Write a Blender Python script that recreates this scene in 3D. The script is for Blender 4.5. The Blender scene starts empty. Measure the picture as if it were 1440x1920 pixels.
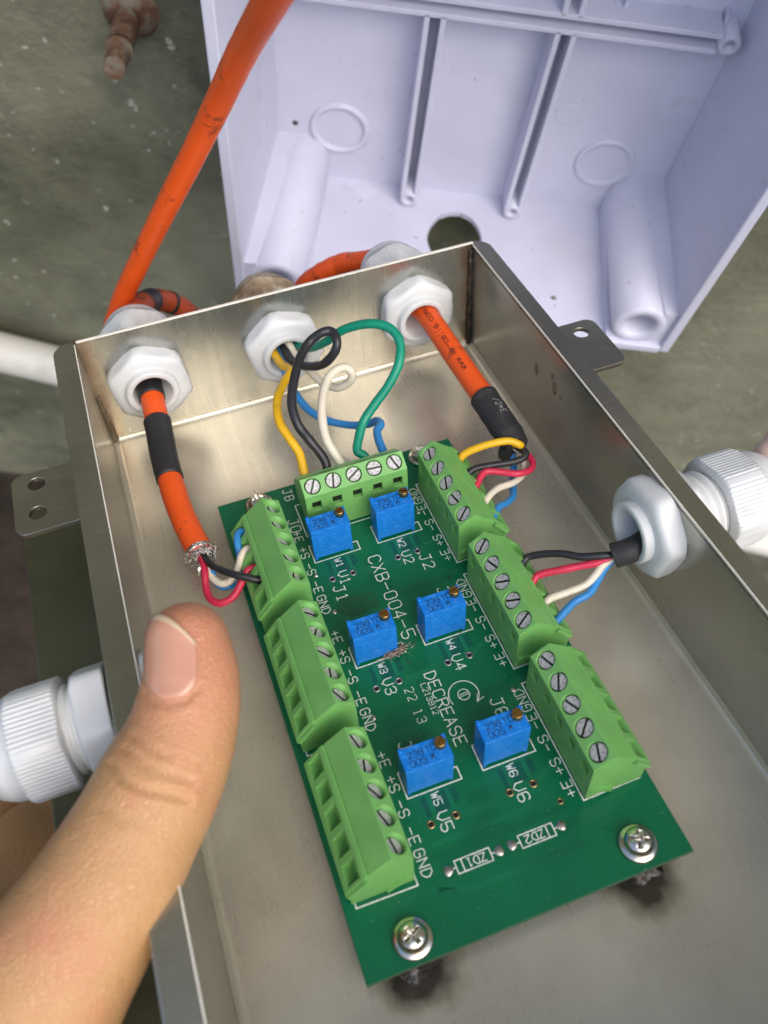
import bpy, bmesh, math, random
import numpy as np
from mathutils import Matrix, Vector, noise
random.seed(7)
PI = math.pi
scene = bpy.context.scene
COL = scene.collection

# ------------------------------------------------------------------ frames
# "box frame": millimetres, z=0 on the circuit board, x across, y towards the back wall of the steel box.
FPX = 1594.695                      # focal length in photo pixels (photo 1440 x 1920)
RB = np.array([[0.939072, -0.339806, -0.051719], [-0.29011, -0.702887, -0.649451], [0.184335, 0.624886, -0.758643]])
TB = np.array([-42.280741, -1.414074, 216.005426])
LH = np.array([[0.910058, 0.021442, -0.413926], [-0.385502, -0.323072, -0.864299], [-0.15226, 0.946131, -0.285748]])
OH = np.array([67.157254, 195.158404, -18.10365])   # hood frame -> box frame (hood: x right, y up, z out of the wall)
SW = np.array([[1, 0, 0], [0, 0, -1], [0, 1, 0]], float)   # hood frame -> world (z up)
CAM = -RB.T @ TB
def b2w(p): return SW @ (LH.T @ (np.asarray(p, float) - OH)) * 0.001
def h2w(p): return SW @ np.asarray(p, float) * 0.001
def m4(R, t):
    M = Matrix.Identity(4)
    for i in range(3):
        for j in range(3): M[i][j] = R[i, j]
        M[i][3] = t[i]
    return M
MBOX = m4(SW @ LH.T, b2w([0, 0, 0]))      # box frame in metres -> world
MHOOD = m4(SW, np.zeros(3))
MBI = MBOX.inverted()
def ray(px, py): return RB.T @ np.array([(px-720)/FPX, (py-960)/FPX, 1.0])
def PZ(px, py, z):                        # photo pixel -> point at height z of the box frame
    d = ray(px, py); return CAM + d*((z-CAM[2])/d[2])
def PD(px, py, dep):                      # photo pixel -> point at a distance along the view axis
    return CAM + ray(px, py)*dep
def PH(px, py, z):                        # photo pixel -> hood frame point at hood z
    d = LH.T @ ray(px, py); c = LH.T @ (CAM-OH); return c + d*((z-c[2])/d[2])
def h2b(p): return LH @ np.asarray(p, float) + OH

# ------------------------------------------------------------------ camera, sky, sun, exposure
cd = bpy.data.cameras.new('camera'); cam = bpy.data.objects.new('camera', cd); COL.objects.link(cam)
cd.sensor_fit = 'VERTICAL'; cd.sensor_height = 24.0; cd.lens = FPX/1920*24.0
cd.clip_start = 0.005; cd.clip_end = 100
cam.matrix_world = m4(SW @ LH.T @ RB.T @ np.diag([1, -1, -1.0]), b2w(CAM))
cd.dof.use_dof = True; cd.dof.focus_distance = 0.196; cd.dof.aperture_fstop = 12.0
scene.camera = cam
SUN_EL, SUN_AZ = math.radians(55), math.radians(142)     # azimuth from +Y, clockwise seen from above
w = bpy.data.worlds.new('World'); scene.world = w; w.use_nodes = True
nt = w.node_tree; bg = nt.nodes['Background']
sky = nt.nodes.new('ShaderNodeTexSky'); sky.sky_type = 'NISHITA'; sky.sun_disc = False
sky.sun_elevation = SUN_EL; sky.sun_rotation = SUN_AZ
sky.air_density = 1.0; sky.dust_density = 3.5; sky.ozone_density = 1.0
nt.links.new(sky.outputs[0], bg.inputs[0]); bg.inputs[1].default_value = 0.15
sd = bpy.data.lights.new('sun', 'SUN'); sun = bpy.data.objects.new('sun', sd); COL.objects.link(sun)
sd.energy = 0.8; sd.angle = math.radians(70); sd.color = (1, 0.975, 0.92)
sdir = Vector((math.sin(SUN_AZ)*math.cos(SUN_EL), math.cos(SUN_AZ)*math.cos(SUN_EL), math.sin(SUN_EL)))
sun.rotation_euler = sdir.to_track_quat('Z', 'Y').to_euler(); sun.location = sdir*3
scene.view_settings.view_transform = 'Standard'; scene.view_settings.look = 'None'
scene.view_settings.gamma = 1; scene.view_settings.use_curve_mapping = False
scene.view_settings.exposure = 0.74

# ------------------------------------------------------------------ materials
def mat(name, col, rough=0.5, metal=0.0, **k):
    m = bpy.data.materials.new(name); m.use_nodes = True
    p = m.node_tree.nodes['Principled BSDF']
    p.inputs['Base Color'].default_value = (*col, 1); p.inputs['Roughness'].default_value = rough; p.inputs['Metallic'].default_value = metal
    for a, v in k.items(): p.inputs[a.replace('_', ' ')].default_value = v
    return m
def N(m, t, **k):
    n = m.node_tree.nodes.new(t)
    for a, v in k.items():
        if a in n.inputs.keys(): n.inputs[a].default_value = v
        else: setattr(n, a, v)
    return n
def L(m, a, b): m.node_tree.links.new(a, b)
def pb(m): return m.node_tree.nodes['Principled BSDF']
def coords(m, scale=(1, 1, 1), kind='Object'):
    t = N(m, 'ShaderNodeTexCoord'); mp = N(m, 'ShaderNodeMapping'); mp.inputs['Scale'].default_value = scale
    L(m, t.outputs[kind], mp.inputs[0]); return mp.outputs[0]
def noise_n(m, vec, sc, det=4, rough=0.6):
    n = N(m, 'ShaderNodeTexNoise'); n.inputs['Scale'].default_value = sc; n.inputs['Detail'].default_value = det; n.inputs['Roughness'].default_value = rough
    L(m, vec, n.inputs['Vector']); return n.outputs['Fac']
def ramp(m, fac, stops):
    r = N(m, 'ShaderNodeValToRGB'); e = r.color_ramp.elements
    while len(e) < len(stops): e.new(0.5)
    for i, (p, c) in enumerate(stops):
        e[i].position = p; e[i].color = (*c, 1) if len(c) == 3 else c
    L(m, fac, r.inputs[0]); return r.outputs[0]
def mixc(m, fac, a, b, mode='MIX'):
    n = N(m, 'ShaderNodeMix', data_type='RGBA', blend_type=mode)
    for s, v in ((0, fac), (6, a), (7, b)):
        if hasattr(v, 'node'): L(m, v, n.inputs[s])
        elif s == 0: n.inputs[0].default_value = v
        else: n.inputs[s].default_value = (*v, 1)
    return n.outputs[2]
def bump(m, h, strength=0.3, dist=0.0005):
    b = N(m, 'ShaderNodeBump'); b.inputs['Strength'].default_value = strength; b.inputs['Distance'].default_value = dist
    L(m, h, b.inputs['Height']); L(m, b.outputs[0], pb(m).inputs['Normal']); return b
def rough_var(m, fac, lo, hi):
    r = N(m, 'ShaderNodeMapRange'); r.inputs['To Min'].default_value = lo; r.inputs['To Max'].default_value = hi
    L(m, fac, r.inputs[0]); L(m, r.outputs[0], pb(m).inputs['Roughness'])
M = {}
def dirty(name, col, dirt, rough=0.45, sc=180, amount=(0.56, 0.72), mstr=0.8, bmp=0.08, **k):
    """plain coloured plastic with smudges, specks and a fine uneven surface"""
    m = mat(name, col, rough, **k); v = coords(m)
    a = noise_n(m, v, sc, 6, 0.7); f = ramp(m, a, [(amount[0], (0, 0, 0)), (amount[1], (mstr,)*3)])
    b = noise_n(m, v, sc*0.25, 3); tint = ramp(m, b, [(0.3, (0.88, 0.88, 0.88)), (0.7, (1.08, 1.08, 1.08))])
    c = mixc(m, 1.0, tuple(col), tint, 'MULTIPLY'); c = mixc(m, f, c, dirt)
    L(m, c, pb(m).inputs['Base Color']); rough_var(m, a, rough-0.12, rough+0.15)
    bump(m, a, bmp, 0.0003); M[name] = m; return m
dirty('nylon', (0.64, 0.655, 0.645), (0.38, 0.34, 0.27), 0.38, 260, (0.64, 0.8), 0.35, Subsurface_Weight=0.05, Subsurface_Radius=(0.002, 0.002, 0.002))
dirty('hood', (0.60, 0.61, 0.73), (0.26, 0.24, 0.22), 0.40, 55, (0.60, 0.74), 0.22, 0.06)
dirty('block', (0.17, 0.43, 0.115), (0.05, 0.12, 0.03), 0.42, 400, (0.66, 0.8), 0.35)
dirty('orange', (0.80, 0.095, 0.009), (0.05, 0.025, 0.02), 0.42, 150, (0.625, 0.68), 0.8)
dirty('orange_scuffed', (0.80, 0.095, 0.009), (0.035, 0.02, 0.015), 0.40, 120, (0.57, 0.70), 0.9)
dirty('stain_brown', (0.20, 0.15, 0.09), (0.06, 0.04, 0.02), 0.5, 600, (0.45, 0.6), 0.8)
dirty('orange_dirty', (0.42, 0.06, 0.015), (0.03, 0.025, 0.02), 0.55, 130, (0.50, 0.62), 0.9)
m = M['hood']; v = coords(m); old = pb(m).inputs['Base Color'].links[0].from_socket
g1 = noise_n(m, v, 13, 5, 0.6); c_ = mixc(m, ramp(m, g1, [(0.52, (0, 0, 0)), (0.75, (0.30,)*3)]), old, (0.42, 0.40, 0.40))
g2 = noise_n(m, v, 330, 2, 0.4); c_ = mixc(m, ramp(m, g2, [(0.735, (0, 0, 0)), (0.765, (0.6,)*3)]), c_, (0.26, 0.22, 0.15))
g3 = noise_n(m, coords(m, (40, 420, 40)), 1.0, 3, 0.5); c_ = mixc(m, ramp(m, g3, [(0.68, (0, 0, 0)), (0.74, (0.35,)*3)]), c_, (0.70, 0.71, 0.80))
L(m, c_, pb(m).inputs['Base Color'])
dirty('pink_wrap', (0.62, 0.44, 0.36), (0.4, 0.2, 0.15), 0.6)
dirty('black_rubber', (0.022, 0.022, 0.024), (0.10, 0.095, 0.085), 0.42, 250, (0.6, 0.8), 0.5, 0.15)
dirty('shrink', (0.026, 0.026, 0.027), (0.12, 0.11, 0.10), 0.6, 400, (0.55, 0.8), 0.5, 0.25)
for n, c, d in (('w_yellow', (0.80, 0.46, 0.01), (0.12, 0.07, 0.02)), ('w_black', (0.02, 0.021, 0.024), (0.09, 0.085, 0.08)), ('w_white', (0.72, 0.66, 0.52), (0.35, 0.24, 0.12)),
                ('w_green', (0.0, 0.24, 0.14), (0.05, 0.10, 0.06)), ('w_blue', (0.03, 0.24, 0.58), (0.10, 0.12, 0.13)), ('w_red', (0.60, 0.025, 0.07), (0.2, 0.02, 0.03))):
    dirty(n, c, d, 0.38, 350, (0.6, 0.72), 0.55)
dirty('pipe', (0.62, 0.60, 0.53), (0.25, 0.22, 0.16), 0.5, 30, (0.52, 0.75), 0.5)
dirty('gasket', (0.03, 0.03, 0.03), (0.1, 0.1, 0.1), 0.7)
def steel(name, col, rough, bsc=(600, 14, 14), blotch=0.25, metal=1.0):
    m = mat(name, col, rough, metal); v = coords(m); vb = coords(m, bsc)
    g = noise_n(m, vb, 1.0, 2, 0.5); s = noise_n(m, v, 28, 5, 0.62); sp = noise_n(m, v, 900, 2, 0.5)
    c = ramp(m, s, [(0.30, tuple(x*(1-blotch) for x in col)), (0.62, col)])
    spf = ramp(m, sp, [(0.74, (0, 0, 0)), (0.80, (0.5,)*3)]); c = mixc(m, spf, c, (0.10, 0.08, 0.05))
    L(m, c, pb(m).inputs['Base Color'])
    ad = N(m, 'ShaderNodeMath', operation='ADD'); L(m, g, ad.inputs[0]); L(m, s, ad.inputs[1])
    r = N(m, 'ShaderNodeMapRange'); r.inputs['From Max'].default_value = 2; r.inputs['To Min'].default_value = rough-0.10; r.inputs['To Max'].default_value = rough+0.14
    L(m, ad.outputs[0], r.inputs[0]); L(m, r.outputs[0], pb(m).inputs['Roughness'])
    bump(m, g, 0.02, 0.0001); M[name] = m; return m
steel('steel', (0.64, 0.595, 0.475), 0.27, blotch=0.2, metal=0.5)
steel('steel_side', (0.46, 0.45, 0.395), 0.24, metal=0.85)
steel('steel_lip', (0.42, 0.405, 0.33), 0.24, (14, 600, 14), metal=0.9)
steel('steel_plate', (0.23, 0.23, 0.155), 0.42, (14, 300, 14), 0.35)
steel('edge', (0.92, 0.88, 0.76), 0.35); pb(M['edge']).inputs['Metallic'].default_value = 0.1  # near-white, barely metallic: paints the sky highlight along the rims
SC = [(9.9, -111.8), (54.4, -111.4), (10.1, -4.0), (54.2, -4.0)]
m = steel('steel_floor', (0.64, 0.595, 0.475), 0.27, blotch=0.22, metal=0.5); v = coords(m); big = noise_n(m, v, 110, 3, 0.55); prev = None
for (x_, y_) in SC:
    dv = N(m, 'ShaderNodeVectorMath', operation='DISTANCE'); L(m, v, dv.inputs[0]); dv.inputs[1].default_value = ((x_-32.7)*.001, (y_-3.2+58)*.001, 0.0015)
    if prev is None: prev = dv.outputs['Value']
    else:
        mn = N(m, 'ShaderNodeMath', operation='MINIMUM'); L(m, prev, mn.inputs[0]); L(m, dv.outputs['Value'], mn.inputs[1]); prev = mn.outputs[0]
ma = N(m, 'ShaderNodeMath', operation='MULTIPLY_ADD'); L(m, big, ma.inputs[0]); ma.inputs[1].default_value = 0.008; L(m, prev, ma.inputs[2])
st = N(m, 'ShaderNodeMapRange'); st.inputs['From Min'].default_value = 0.0088; st.inputs['From Max'].default_value = 0.0132; st.inputs['To Min'].default_value = 1; st.inputs['To Max'].default_value = 0; L(m, ma.outputs[0], st.inputs[0])
old = pb(m).inputs['Base Color'].links[0].from_socket
c_ = mixc(m, st.outputs[0], old, ramp(m, st.outputs[0], [(0.1, (0.42, 0.31, 0.16)), (0.5, (0.17, 0.125, 0.065)), (0.95, (0.07, 0.06, 0.042))]))
scr = noise_n(m, coords(m, (30, 900, 30)), 1.0, 2, 0.4); c_ = mixc(m, ramp(m, scr, [(0.66, (0, 0, 0)), (0.80, (0.22,)*3)]), c_, (0.36, 0.32, 0.24))
wr = noise_n(m, v, 70, 3, 0.5); c_ = mixc(m, ramp(m, wr, [(0.55, (0, 0, 0)), (0.80, (0.30,)*3)]), c_, (0.44, 0.38, 0.28))
L(m, c_, pb(m).inputs['Base Color'])
M['weld'] = mat('weld', (0.16, 0.12, 0.08), 0.5, 0.8)
v = coords(M['weld']); a = noise_n(M['weld'], v, 300, 5); L(M['weld'], ramp(M['weld'], a, [(0.38, (0.045, 0.04, 0.033)), (0.56, (0.11, 0.085, 0.06)), (0.70, (0.34, 0.32, 0.29))]), pb(M['weld']).inputs['Base Color']); bump(M['weld'], a, 0.7, 0.001)
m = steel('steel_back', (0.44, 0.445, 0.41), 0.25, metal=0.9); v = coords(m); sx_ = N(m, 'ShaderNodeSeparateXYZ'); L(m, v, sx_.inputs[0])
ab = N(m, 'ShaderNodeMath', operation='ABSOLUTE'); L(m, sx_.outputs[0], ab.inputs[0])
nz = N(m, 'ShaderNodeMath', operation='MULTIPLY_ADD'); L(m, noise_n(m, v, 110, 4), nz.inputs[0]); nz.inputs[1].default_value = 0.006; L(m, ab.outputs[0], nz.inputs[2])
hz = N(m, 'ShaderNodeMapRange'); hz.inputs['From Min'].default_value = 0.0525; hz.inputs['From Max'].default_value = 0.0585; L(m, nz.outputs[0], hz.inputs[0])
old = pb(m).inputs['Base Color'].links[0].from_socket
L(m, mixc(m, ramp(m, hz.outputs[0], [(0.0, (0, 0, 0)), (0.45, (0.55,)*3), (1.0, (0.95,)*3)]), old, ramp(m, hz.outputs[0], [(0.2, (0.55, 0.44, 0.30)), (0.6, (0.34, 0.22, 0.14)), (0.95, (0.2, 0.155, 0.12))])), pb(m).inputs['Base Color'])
M['cage_shade'] = mat('cage_shade', (0.035, 0.042, 0.035), 0.45, 0.7); M['slot'] = mat('slot', (0.10, 0.10, 0.09), 0.5, 0.8); M['weld_soot'] = M['weld'].copy(); M['weld_soot'].name = 'weld_soot'; e_ = [n_ for n_ in M['weld_soot'].node_tree.nodes if n_.type == 'VALTORGB'][0].color_ramp.elements; e_[0].color = (0.015, 0.014, 0.012, 1); e_[1].color = (0.04, 0.034, 0.026, 1); e_[2].color = (0.22, 0.21, 0.19, 1); M['zinc'] = mat('zinc', (0.62, 0.62, 0.60), 0.45, 0.35); v = coords(M['zinc']); a = noise_n(M['zinc'], v, 1500, 5); bump(M['zinc'], a, 0.9, 0.0003); L(M['zinc'], ramp(M['zinc'], a, [(0.35, (0.26, 0.26, 0.25)), (0.52, (0.54, 0.54, 0.52))]), pb(M['zinc']).inputs['Base Color'])
M['nickel'] = mat('nickel', (0.66, 0.62, 0.52), 0.16, 1.0); v = coords(M['nickel']); a = noise_n(M['nickel'], v, 700, 4); rough_var(M['nickel'], a, 0.08, 0.3)
M['brass'] = mat('brass', (0.42, 0.26, 0.09), 0.32, 1.0); v = coords(M['brass']); a = noise_n(M['brass'], v, 900, 4); bump(M['brass'], a, 0.3, 0.0002)
M['tin'] = mat('tin', (0.55, 0.48, 0.42), 0.35, 1.0); v = coords(M['tin']); bump(M['tin'], noise_n(M['tin'], v, 900, 4), 0.5, 0.0003)
M['copper'] = mat('copper', (0.50, 0.33, 0.14), 0.3, 1.0)
M['foil'] = mat('foil', (0.62, 0.60, 0.57), 0.22, 1.0); v = coords(M['foil']); bump(M['foil'], noise_n(M['foil'], v, 900, 3), 0.9, 0.0008)
M['strand'] = mat('strand', (0.40, 0.33, 0.27), 0.3, 1.0)
M['hole'] = mat('hole', (0.006, 0.006, 0.006), 0.9)
M['silk'] = mat('silk', (0.72, 0.75, 0.68), 0.6)
v = coords(M['silk']); L(M['silk'], ramp(M['silk'], noise_n(M['silk'], v, 1200, 4), [(0.3, (0.45, 0.50, 0.42)), (0.55, (0.76, 0.78, 0.70))]), pb(M['silk']).inputs['Base Color'])
M['ink'] = mat('ink', (0.006, 0.02, 0.06), 0.6)
M['ink_black'] = mat('ink_black', (0.05, 0.012, 0.006), 0.6)
M['ink_white'] = mat('ink_white', (0.42, 0.42, 0.41), 0.6)
def pcbmat(name, c1, c2, rough=0.22):
    m = mat(name, c1, rough); v = coords(m)
    a = noise_n(m, v, 45, 5, 0.65); c = ramp(m, a, [(0.35, c2), (0.62, c1)])
    s = noise_n(m, v, 2200, 1, 0.3); f = ramp(m, s, [(0.77, (0, 0, 0)), (0.80, (0.7,)*3)])
    c = mixc(m, f, c, (0.35, 0.42, 0.36)); L(m, c, pb(m).inputs['Base Color'])
    b = noise_n(m, v, 700, 3); bump(m, b, 0.06, 0.0001); rough_var(m, a, rough-0.06, rough+0.14); M[name] = m
pcbmat('pcb', (0.0, 0.14, 0.056), (0.0, 0.118, 0.048), 0.26)
pcbmat('pcb_dark', (0.0, 0.122, 0.050), (0.0, 0.102, 0.042), 0.26)
pcbmat('pcb_blue', (0.0, 0.088, 0.052), (0.0, 0.074, 0.045), 0.28)
pcbmat('pcb_light', (0.003, 0.165, 0.070), (0.003, 0.105, 0.045))
pcbmat('pcb_smoke', (0.010, 0.098, 0.042), (0.010, 0.075, 0.034), 0.28)
M['pcb_edge'] = mat('pcb_edge', (0.10, 0.16, 0.09), 0.7)
m = mat('trim', (0.0, 0.175, 0.62), 0.36); M['trim'] = m; v = coords(m, (900, 900, 2600)); a = noise_n(m, v, 1.0, 3); bump(m, a, 0.12, 0.0002)
L(m, ramp(m, a, [(0.45, (0.0, 0.165, 0.60)), (0.75, (0.03, 0.26, 0.72))]), pb(m).inputs['Base Color'])
# wall: old olive-grey painted concrete
m = mat('wall', (0.08, 0.08, 0.06), 0.7); M['wall'] = m; v = coords(m)
a = noise_n(m, v, 11, 8, 0.66); b = noise_n(m, v, 60, 8, 0.7); c = noise_n(m, v, 160, 3, 0.6); d = noise_n(m, v, 5, 4, 0.55)
col = ramp(m, a, [(0.30, (0.078, 0.082, 0.050)), (0.5, (0.138, 0.142, 0.088)), (0.70, (0.235, 0.235, 0.150))])
col = mixc(m, ramp(m, b, [(0.38, (0.6,)*3), (0.53, (0, 0, 0))]), col, (0.060, 0.060, 0.042))
col = mixc(m, ramp(m, d, [(0.45, (0, 0, 0)), (0.62, (0.6,)*3)]), col, (0.25, 0.245, 0.17))
col = mixc(m, ramp(m, c, [(0.67, (0, 0, 0)), (0.72, (0.9,)*3)]), col, (0.46, 0.46, 0.38))
L(m, col, pb(m).inputs['Base Color'])
mm = N(m, 'ShaderNodeMath', operation='ADD'); L(m, a, mm.inputs[0]); L(m, b, mm.inputs[1]); bump(m, mm.outputs[0], 0.6, 0.0035)
m = mat('soil_shade', (0.05, 0.035, 0.022), 0.95); M['soil_shade'] = m; v = coords(m); a = noise_n(m, v, 15, 8); L(m, ramp(m, a, [(0.3, (0.012, 0.009, 0.006)), (0.7, (0.05, 0.034, 0.02))]), pb(m).inputs['Base Color']); bump(m, a, 1, 0.02)  # darkened so the colour itself carries the shade of the niche
m = mat('rust', (0.2, 0.08, 0.03), 0.8, 0.2); M['rust'] = m; v = coords(m); a = noise_n(m, v, 120, 6); L(m, ramp(m, a, [(0.3, (0.05, 0.03, 0.018)), (0.48, (0.15, 0.075, 0.04)), (0.6, (0.20, 0.17, 0.12))]), pb(m).inputs['Base Color']); bump(m, a, 0.9, 0.002)
m = mat('mud_nylon', (0.5, 0.42, 0.3), 0.7); M['mud_nylon'] = m; v = coords(m); a = noise_n(m, v, 130, 5); L(m, ramp(m, a, [(0.38, (0.20, 0.13, 0.07)), (0.6, (0.46, 0.37, 0.25)), (0.72, (0.66, 0.62, 0.54))]), pb(m).inputs['Base Color']); bump(m, a, 0.5, 0.0006)
m = mat('skin', (0.62, 0.36, 0.22), 0.42, Subsurface_Weight=0.25, Subsurface_Radius=(0.004, 0.0015, 0.0008), Subsurface_Scale=1.0); M['skin'] = m; v = coords(m)
a = noise_n(m, v, 55, 4); b = noise_n(m, v, 700, 4, 0.7)
sc_ = ramp(m, a, [(0.33, (0.46, 0.25, 0.10)), (0.52, (0.51, 0.285, 0.125)), (0.68, (0.53, 0.24, 0.12))]); SKIN_BASE = sc_
dv = N(m, 'ShaderNodeVectorMath', operation='DISTANCE'); L(m, v, dv.inputs[0]); dv.inputs[1].default_value = tuple((PD(372, 1215, 134)-np.array(PD(-140, 2080, 145)))*0.001)
mr = N(m, 'ShaderNodeMapRange'); mr.inputs['From Min'].default_value = 0.006; mr.inputs['From Max'].default_value = 0.022; mr.inputs['To Min'].default_value = 0.75; mr.inputs['To Max'].default_value = 0; L(m, dv.outputs['Value'], mr.inputs[0])
sc_ = mixc(m, mr.outputs[0], sc_, (0.55, 0.225, 0.13))
fine = noise_n(m, v, 1600, 3, 0.6); sc_ = mixc(m, ramp(m, fine, [(0.35, (0.22,)*3), (0.5, (0, 0, 0))]), sc_, (0.42, 0.20, 0.10))
L(m, sc_, pb(m).inputs['Base Color']); wv = noise_n(m, coords(m, (500, 1400, 900)), 1.0, 5, 0.7); vo = N(m, 'ShaderNodeTexVoronoi', feature='DISTANCE_TO_EDGE'); vo.inputs['Scale'].default_value = 1.0; L(m, coords(m, (900, 1500, 1100)), vo.inputs['Vector'])
vr = ramp(m, vo.outputs['Distance'], [(0.0, (0, 0, 0)), (0.18, (1, 1, 1))]); ad = N(m, 'ShaderNodeMath', operation='ADD'); L(m, wv, ad.inputs[0]); L(m, vr, ad.inputs[1]); bump(m, ad.outputs[0], 0.4, 0.00035)
m = mat('nail', (0.55, 0.28, 0.18), 0.22, Subsurface_Weight=0.2, Subsurface_Radius=(0.003, 0.001, 0.0008), Coat_Weight=0.25); M['nail'] = m
M['nail_tip'] = mat('nail_tip', (0.62, 0.46, 0.30), 0.3)

# ------------------------------------------------------------------ mesh helpers (millimetres)
class MB:
    def __init__(s): s.v = []; s.f = []; s.mi = []; s.sm = []
    def add(s, vs, fs, mi=0, smooth=False):
        o = len(s.v); s.v += [tuple(map(float, p)) for p in vs]
        for f in fs: s.f.append([i+o for i in f]); s.mi.append(mi); s.sm.append(smooth)
        return s
    def box(s, x0, x1, y0, y1, z0, z1, mi=0):
        vs = [(x, y, z) for z in (z0, z1) for y in (y0, y1) for x in (x0, x1)]
        return s.add(vs, [(0, 2, 3, 1), (4, 5, 7, 6), (0, 1, 5, 4), (2, 6, 7, 3), (0, 4, 6, 2), (1, 3, 7, 5)], mi)
    def prism(s, prof, a0, a1, fn, mi=0, smooth=False):
        """profile [(p,q)] swept from a0 to a1; fn(p,q,a)->xyz"""
        n = len(prof); vs = [fn(p, q, a0) for p, q in prof]+[fn(p, q, a1) for p, q in prof]
        s.add(vs, [list(range(n))[::-1], list(range(n, 2*n))], mi)
        o = len(s.v)-2*n
        for i in range(n): s.f.append([o+i, o+(i+1) % n, o+n+(i+1) % n, o+n+i]); s.mi.append(mi); s.sm.append(smooth)
        return s
    def lathe(s, prof, n=32, fn=lambda x, y, z: (x, y, z), mi=0, smooth=True, rib=None, cap0=True, cap1=True):
        """profile [(r,z)] around z"""
        vs = []
        for (r, z) in prof:
            for k in range(n):
                a = 2*PI*k/n; rr = r if rib is None else rib(r, z, k, a)
                vs.append(fn(rr*math.cos(a), rr*math.sin(a), z))
        fs = []
        for i in range(len(prof)-1):
            for k in range(n): fs.append((i*n+k, i*n+(k+1) % n, (i+1)*n+(k+1) % n, (i+1)*n+k))
        s.add(vs, fs, mi, smooth); o = len(s.v)-len(vs)
        if cap0: s.f.append([o+k for k in range(n)][::-1]); s.mi.append(mi); s.sm.append(False)
        if cap1: s.f.append([o+(len(prof)-1)*n+k for k in range(n)]); s.mi.append(mi); s.sm.append(False)
        return s
    def tube(s, pts, r, n=14, mi=0, cap=True, wob=0.0):
        pts = [np.array(p, float) for p in pts]; m = len(pts); vs = []
        t = [(pts[min(i+1, m-1)]-pts[max(i-1, 0)]) for i in range(m)]; t = [q/(np.linalg.norm(q)+1e-9) for q in t]
        u = np.cross(t[0], [0.3, 0.2, 1]); u /= np.linalg.norm(u)
        for i in range(m):
            u = u-t[i]*(u@t[i]); u /= np.linalg.norm(u); w_ = np.cross(t[i], u)
            rr = r[i] if hasattr(r, '__len__') else r
            if wob: rr *= 1+wob*noise.noise(Vector(pts[i]*0.35))
            for k in range(n):
                a = 2*PI*k/n; vs.append(pts[i]+rr*(math.cos(a)*u+math.sin(a)*w_))
        fs = [(i*n+k, i*n+(k+1) % n, (i+1)*n+(k+1) % n, (i+1)*n+k) for i in range(m-1) for k in range(n)]
        s.add(vs, fs, mi, True); o = len(s.v)-len(vs)
        if cap:
            s.f.append([o+k for k in range(n)][::-1]); s.mi.append(mi); s.sm.append(False)
            s.f.append([o+(m-1)*n+k for k in range(n)]); s.mi.append(mi); s.sm.append(False)
        return s
    def mesh(s, name):
        me = bpy.data.meshes.new(name); me.from_pydata([tuple(c*0.001 for c in p) for p in s.v], [], s.f)
        me.polygons.foreach_set('use_smooth', s.sm); me.polygons.foreach_set('material_index', s.mi)
        bm = bmesh.new(); bm.from_mesh(me); bmesh.ops.recalc_face_normals(bm, faces=bm.faces); bm.to_mesh(me); bm.free(); me.update()
        return me
def mk(name, me, mats, parent=None, matrix=None, bevel=0, seg=2):
    if isinstance(me, MB): me = me.mesh(name)
    if not isinstance(mats, (list, tuple)): mats = [mats]
    if len(me.materials) == 0:
        for x in mats: me.materials.append(M[x])
    o = bpy.data.objects.new(name, me); COL.objects.link(o)
    if parent is not None: o.parent = parent
    if matrix is not None:
        if parent is None: o.matrix_world = matrix
        else: o.matrix_local = matrix
    if bevel:
        b = o.modifiers.new('bevel', 'BEVEL'); b.width = bevel*0.001; b.segments = seg; b.limit_method = 'ANGLE'; b.angle_limit = math.radians(40)
    return o
def tag(o, label=None, cat=None, group=None, kind=None):
    if label: o['label'] = label
    if cat: o['category'] = cat
    if group: o['group'] = group
    if kind: o['kind'] = kind
    return o
def empty(name, matrix, label, cat, group=None):
    o = bpy.data.objects.new(name, None); COL.objects.link(o); o.matrix_world = matrix; o.empty_display_size = 0.01
    return tag(o, label, cat, group)
def TR(x, y, z, rz=0): return Matrix.Translation((x*0.001, y*0.001, z*0.001)) @ Matrix.Rotation(rz, 4, 'Z')
def cut(base, cutters, name):
    """boolean difference evaluated once; returns a mesh"""
    b = bpy.data.objects.new('tmp', base if not isinstance(base, MB) else base.mesh('tmp')); COL.objects.link(b)
    tmp = [b]
    for c in cutters:
        o = bpy.data.objects.new('tmpc', c.mesh('tmpc')); COL.objects.link(o); tmp.append(o)
        md = b.modifiers.new('b', 'BOOLEAN'); md.object = o; md.operation = 'DIFFERENCE'; md.solver = 'EXACT'
    bpy.context.view_layer.update()
    me = bpy.data.meshes.new_from_object(b.evaluated_get(bpy.context.evaluated_depsgraph_get())); me.name = name
    for o in tmp: bpy.data.objects.remove(o)
    me.materials.clear(); return me
def spline(pts, n=10):
    """Catmull-Rom through pts"""
    P = [np.array(p, float) for p in pts]; P = [2*P[0]-P[1]]+P+[2*P[-1]-P[-2]]; out = []
    for i in range(1, len(P)-2):
        for k in range(n):
            t = k/n; out.append(0.5*((2*P[i])+(-P[i-1]+P[i+1])*t+(2*P[i-1]-5*P[i]+4*P[i+1]-P[i+2])*t*t+(-P[i-1]+3*P[i]-3*P[i+1]+P[i+2])*t**3))
    out.append(P[-2]); return out

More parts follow.
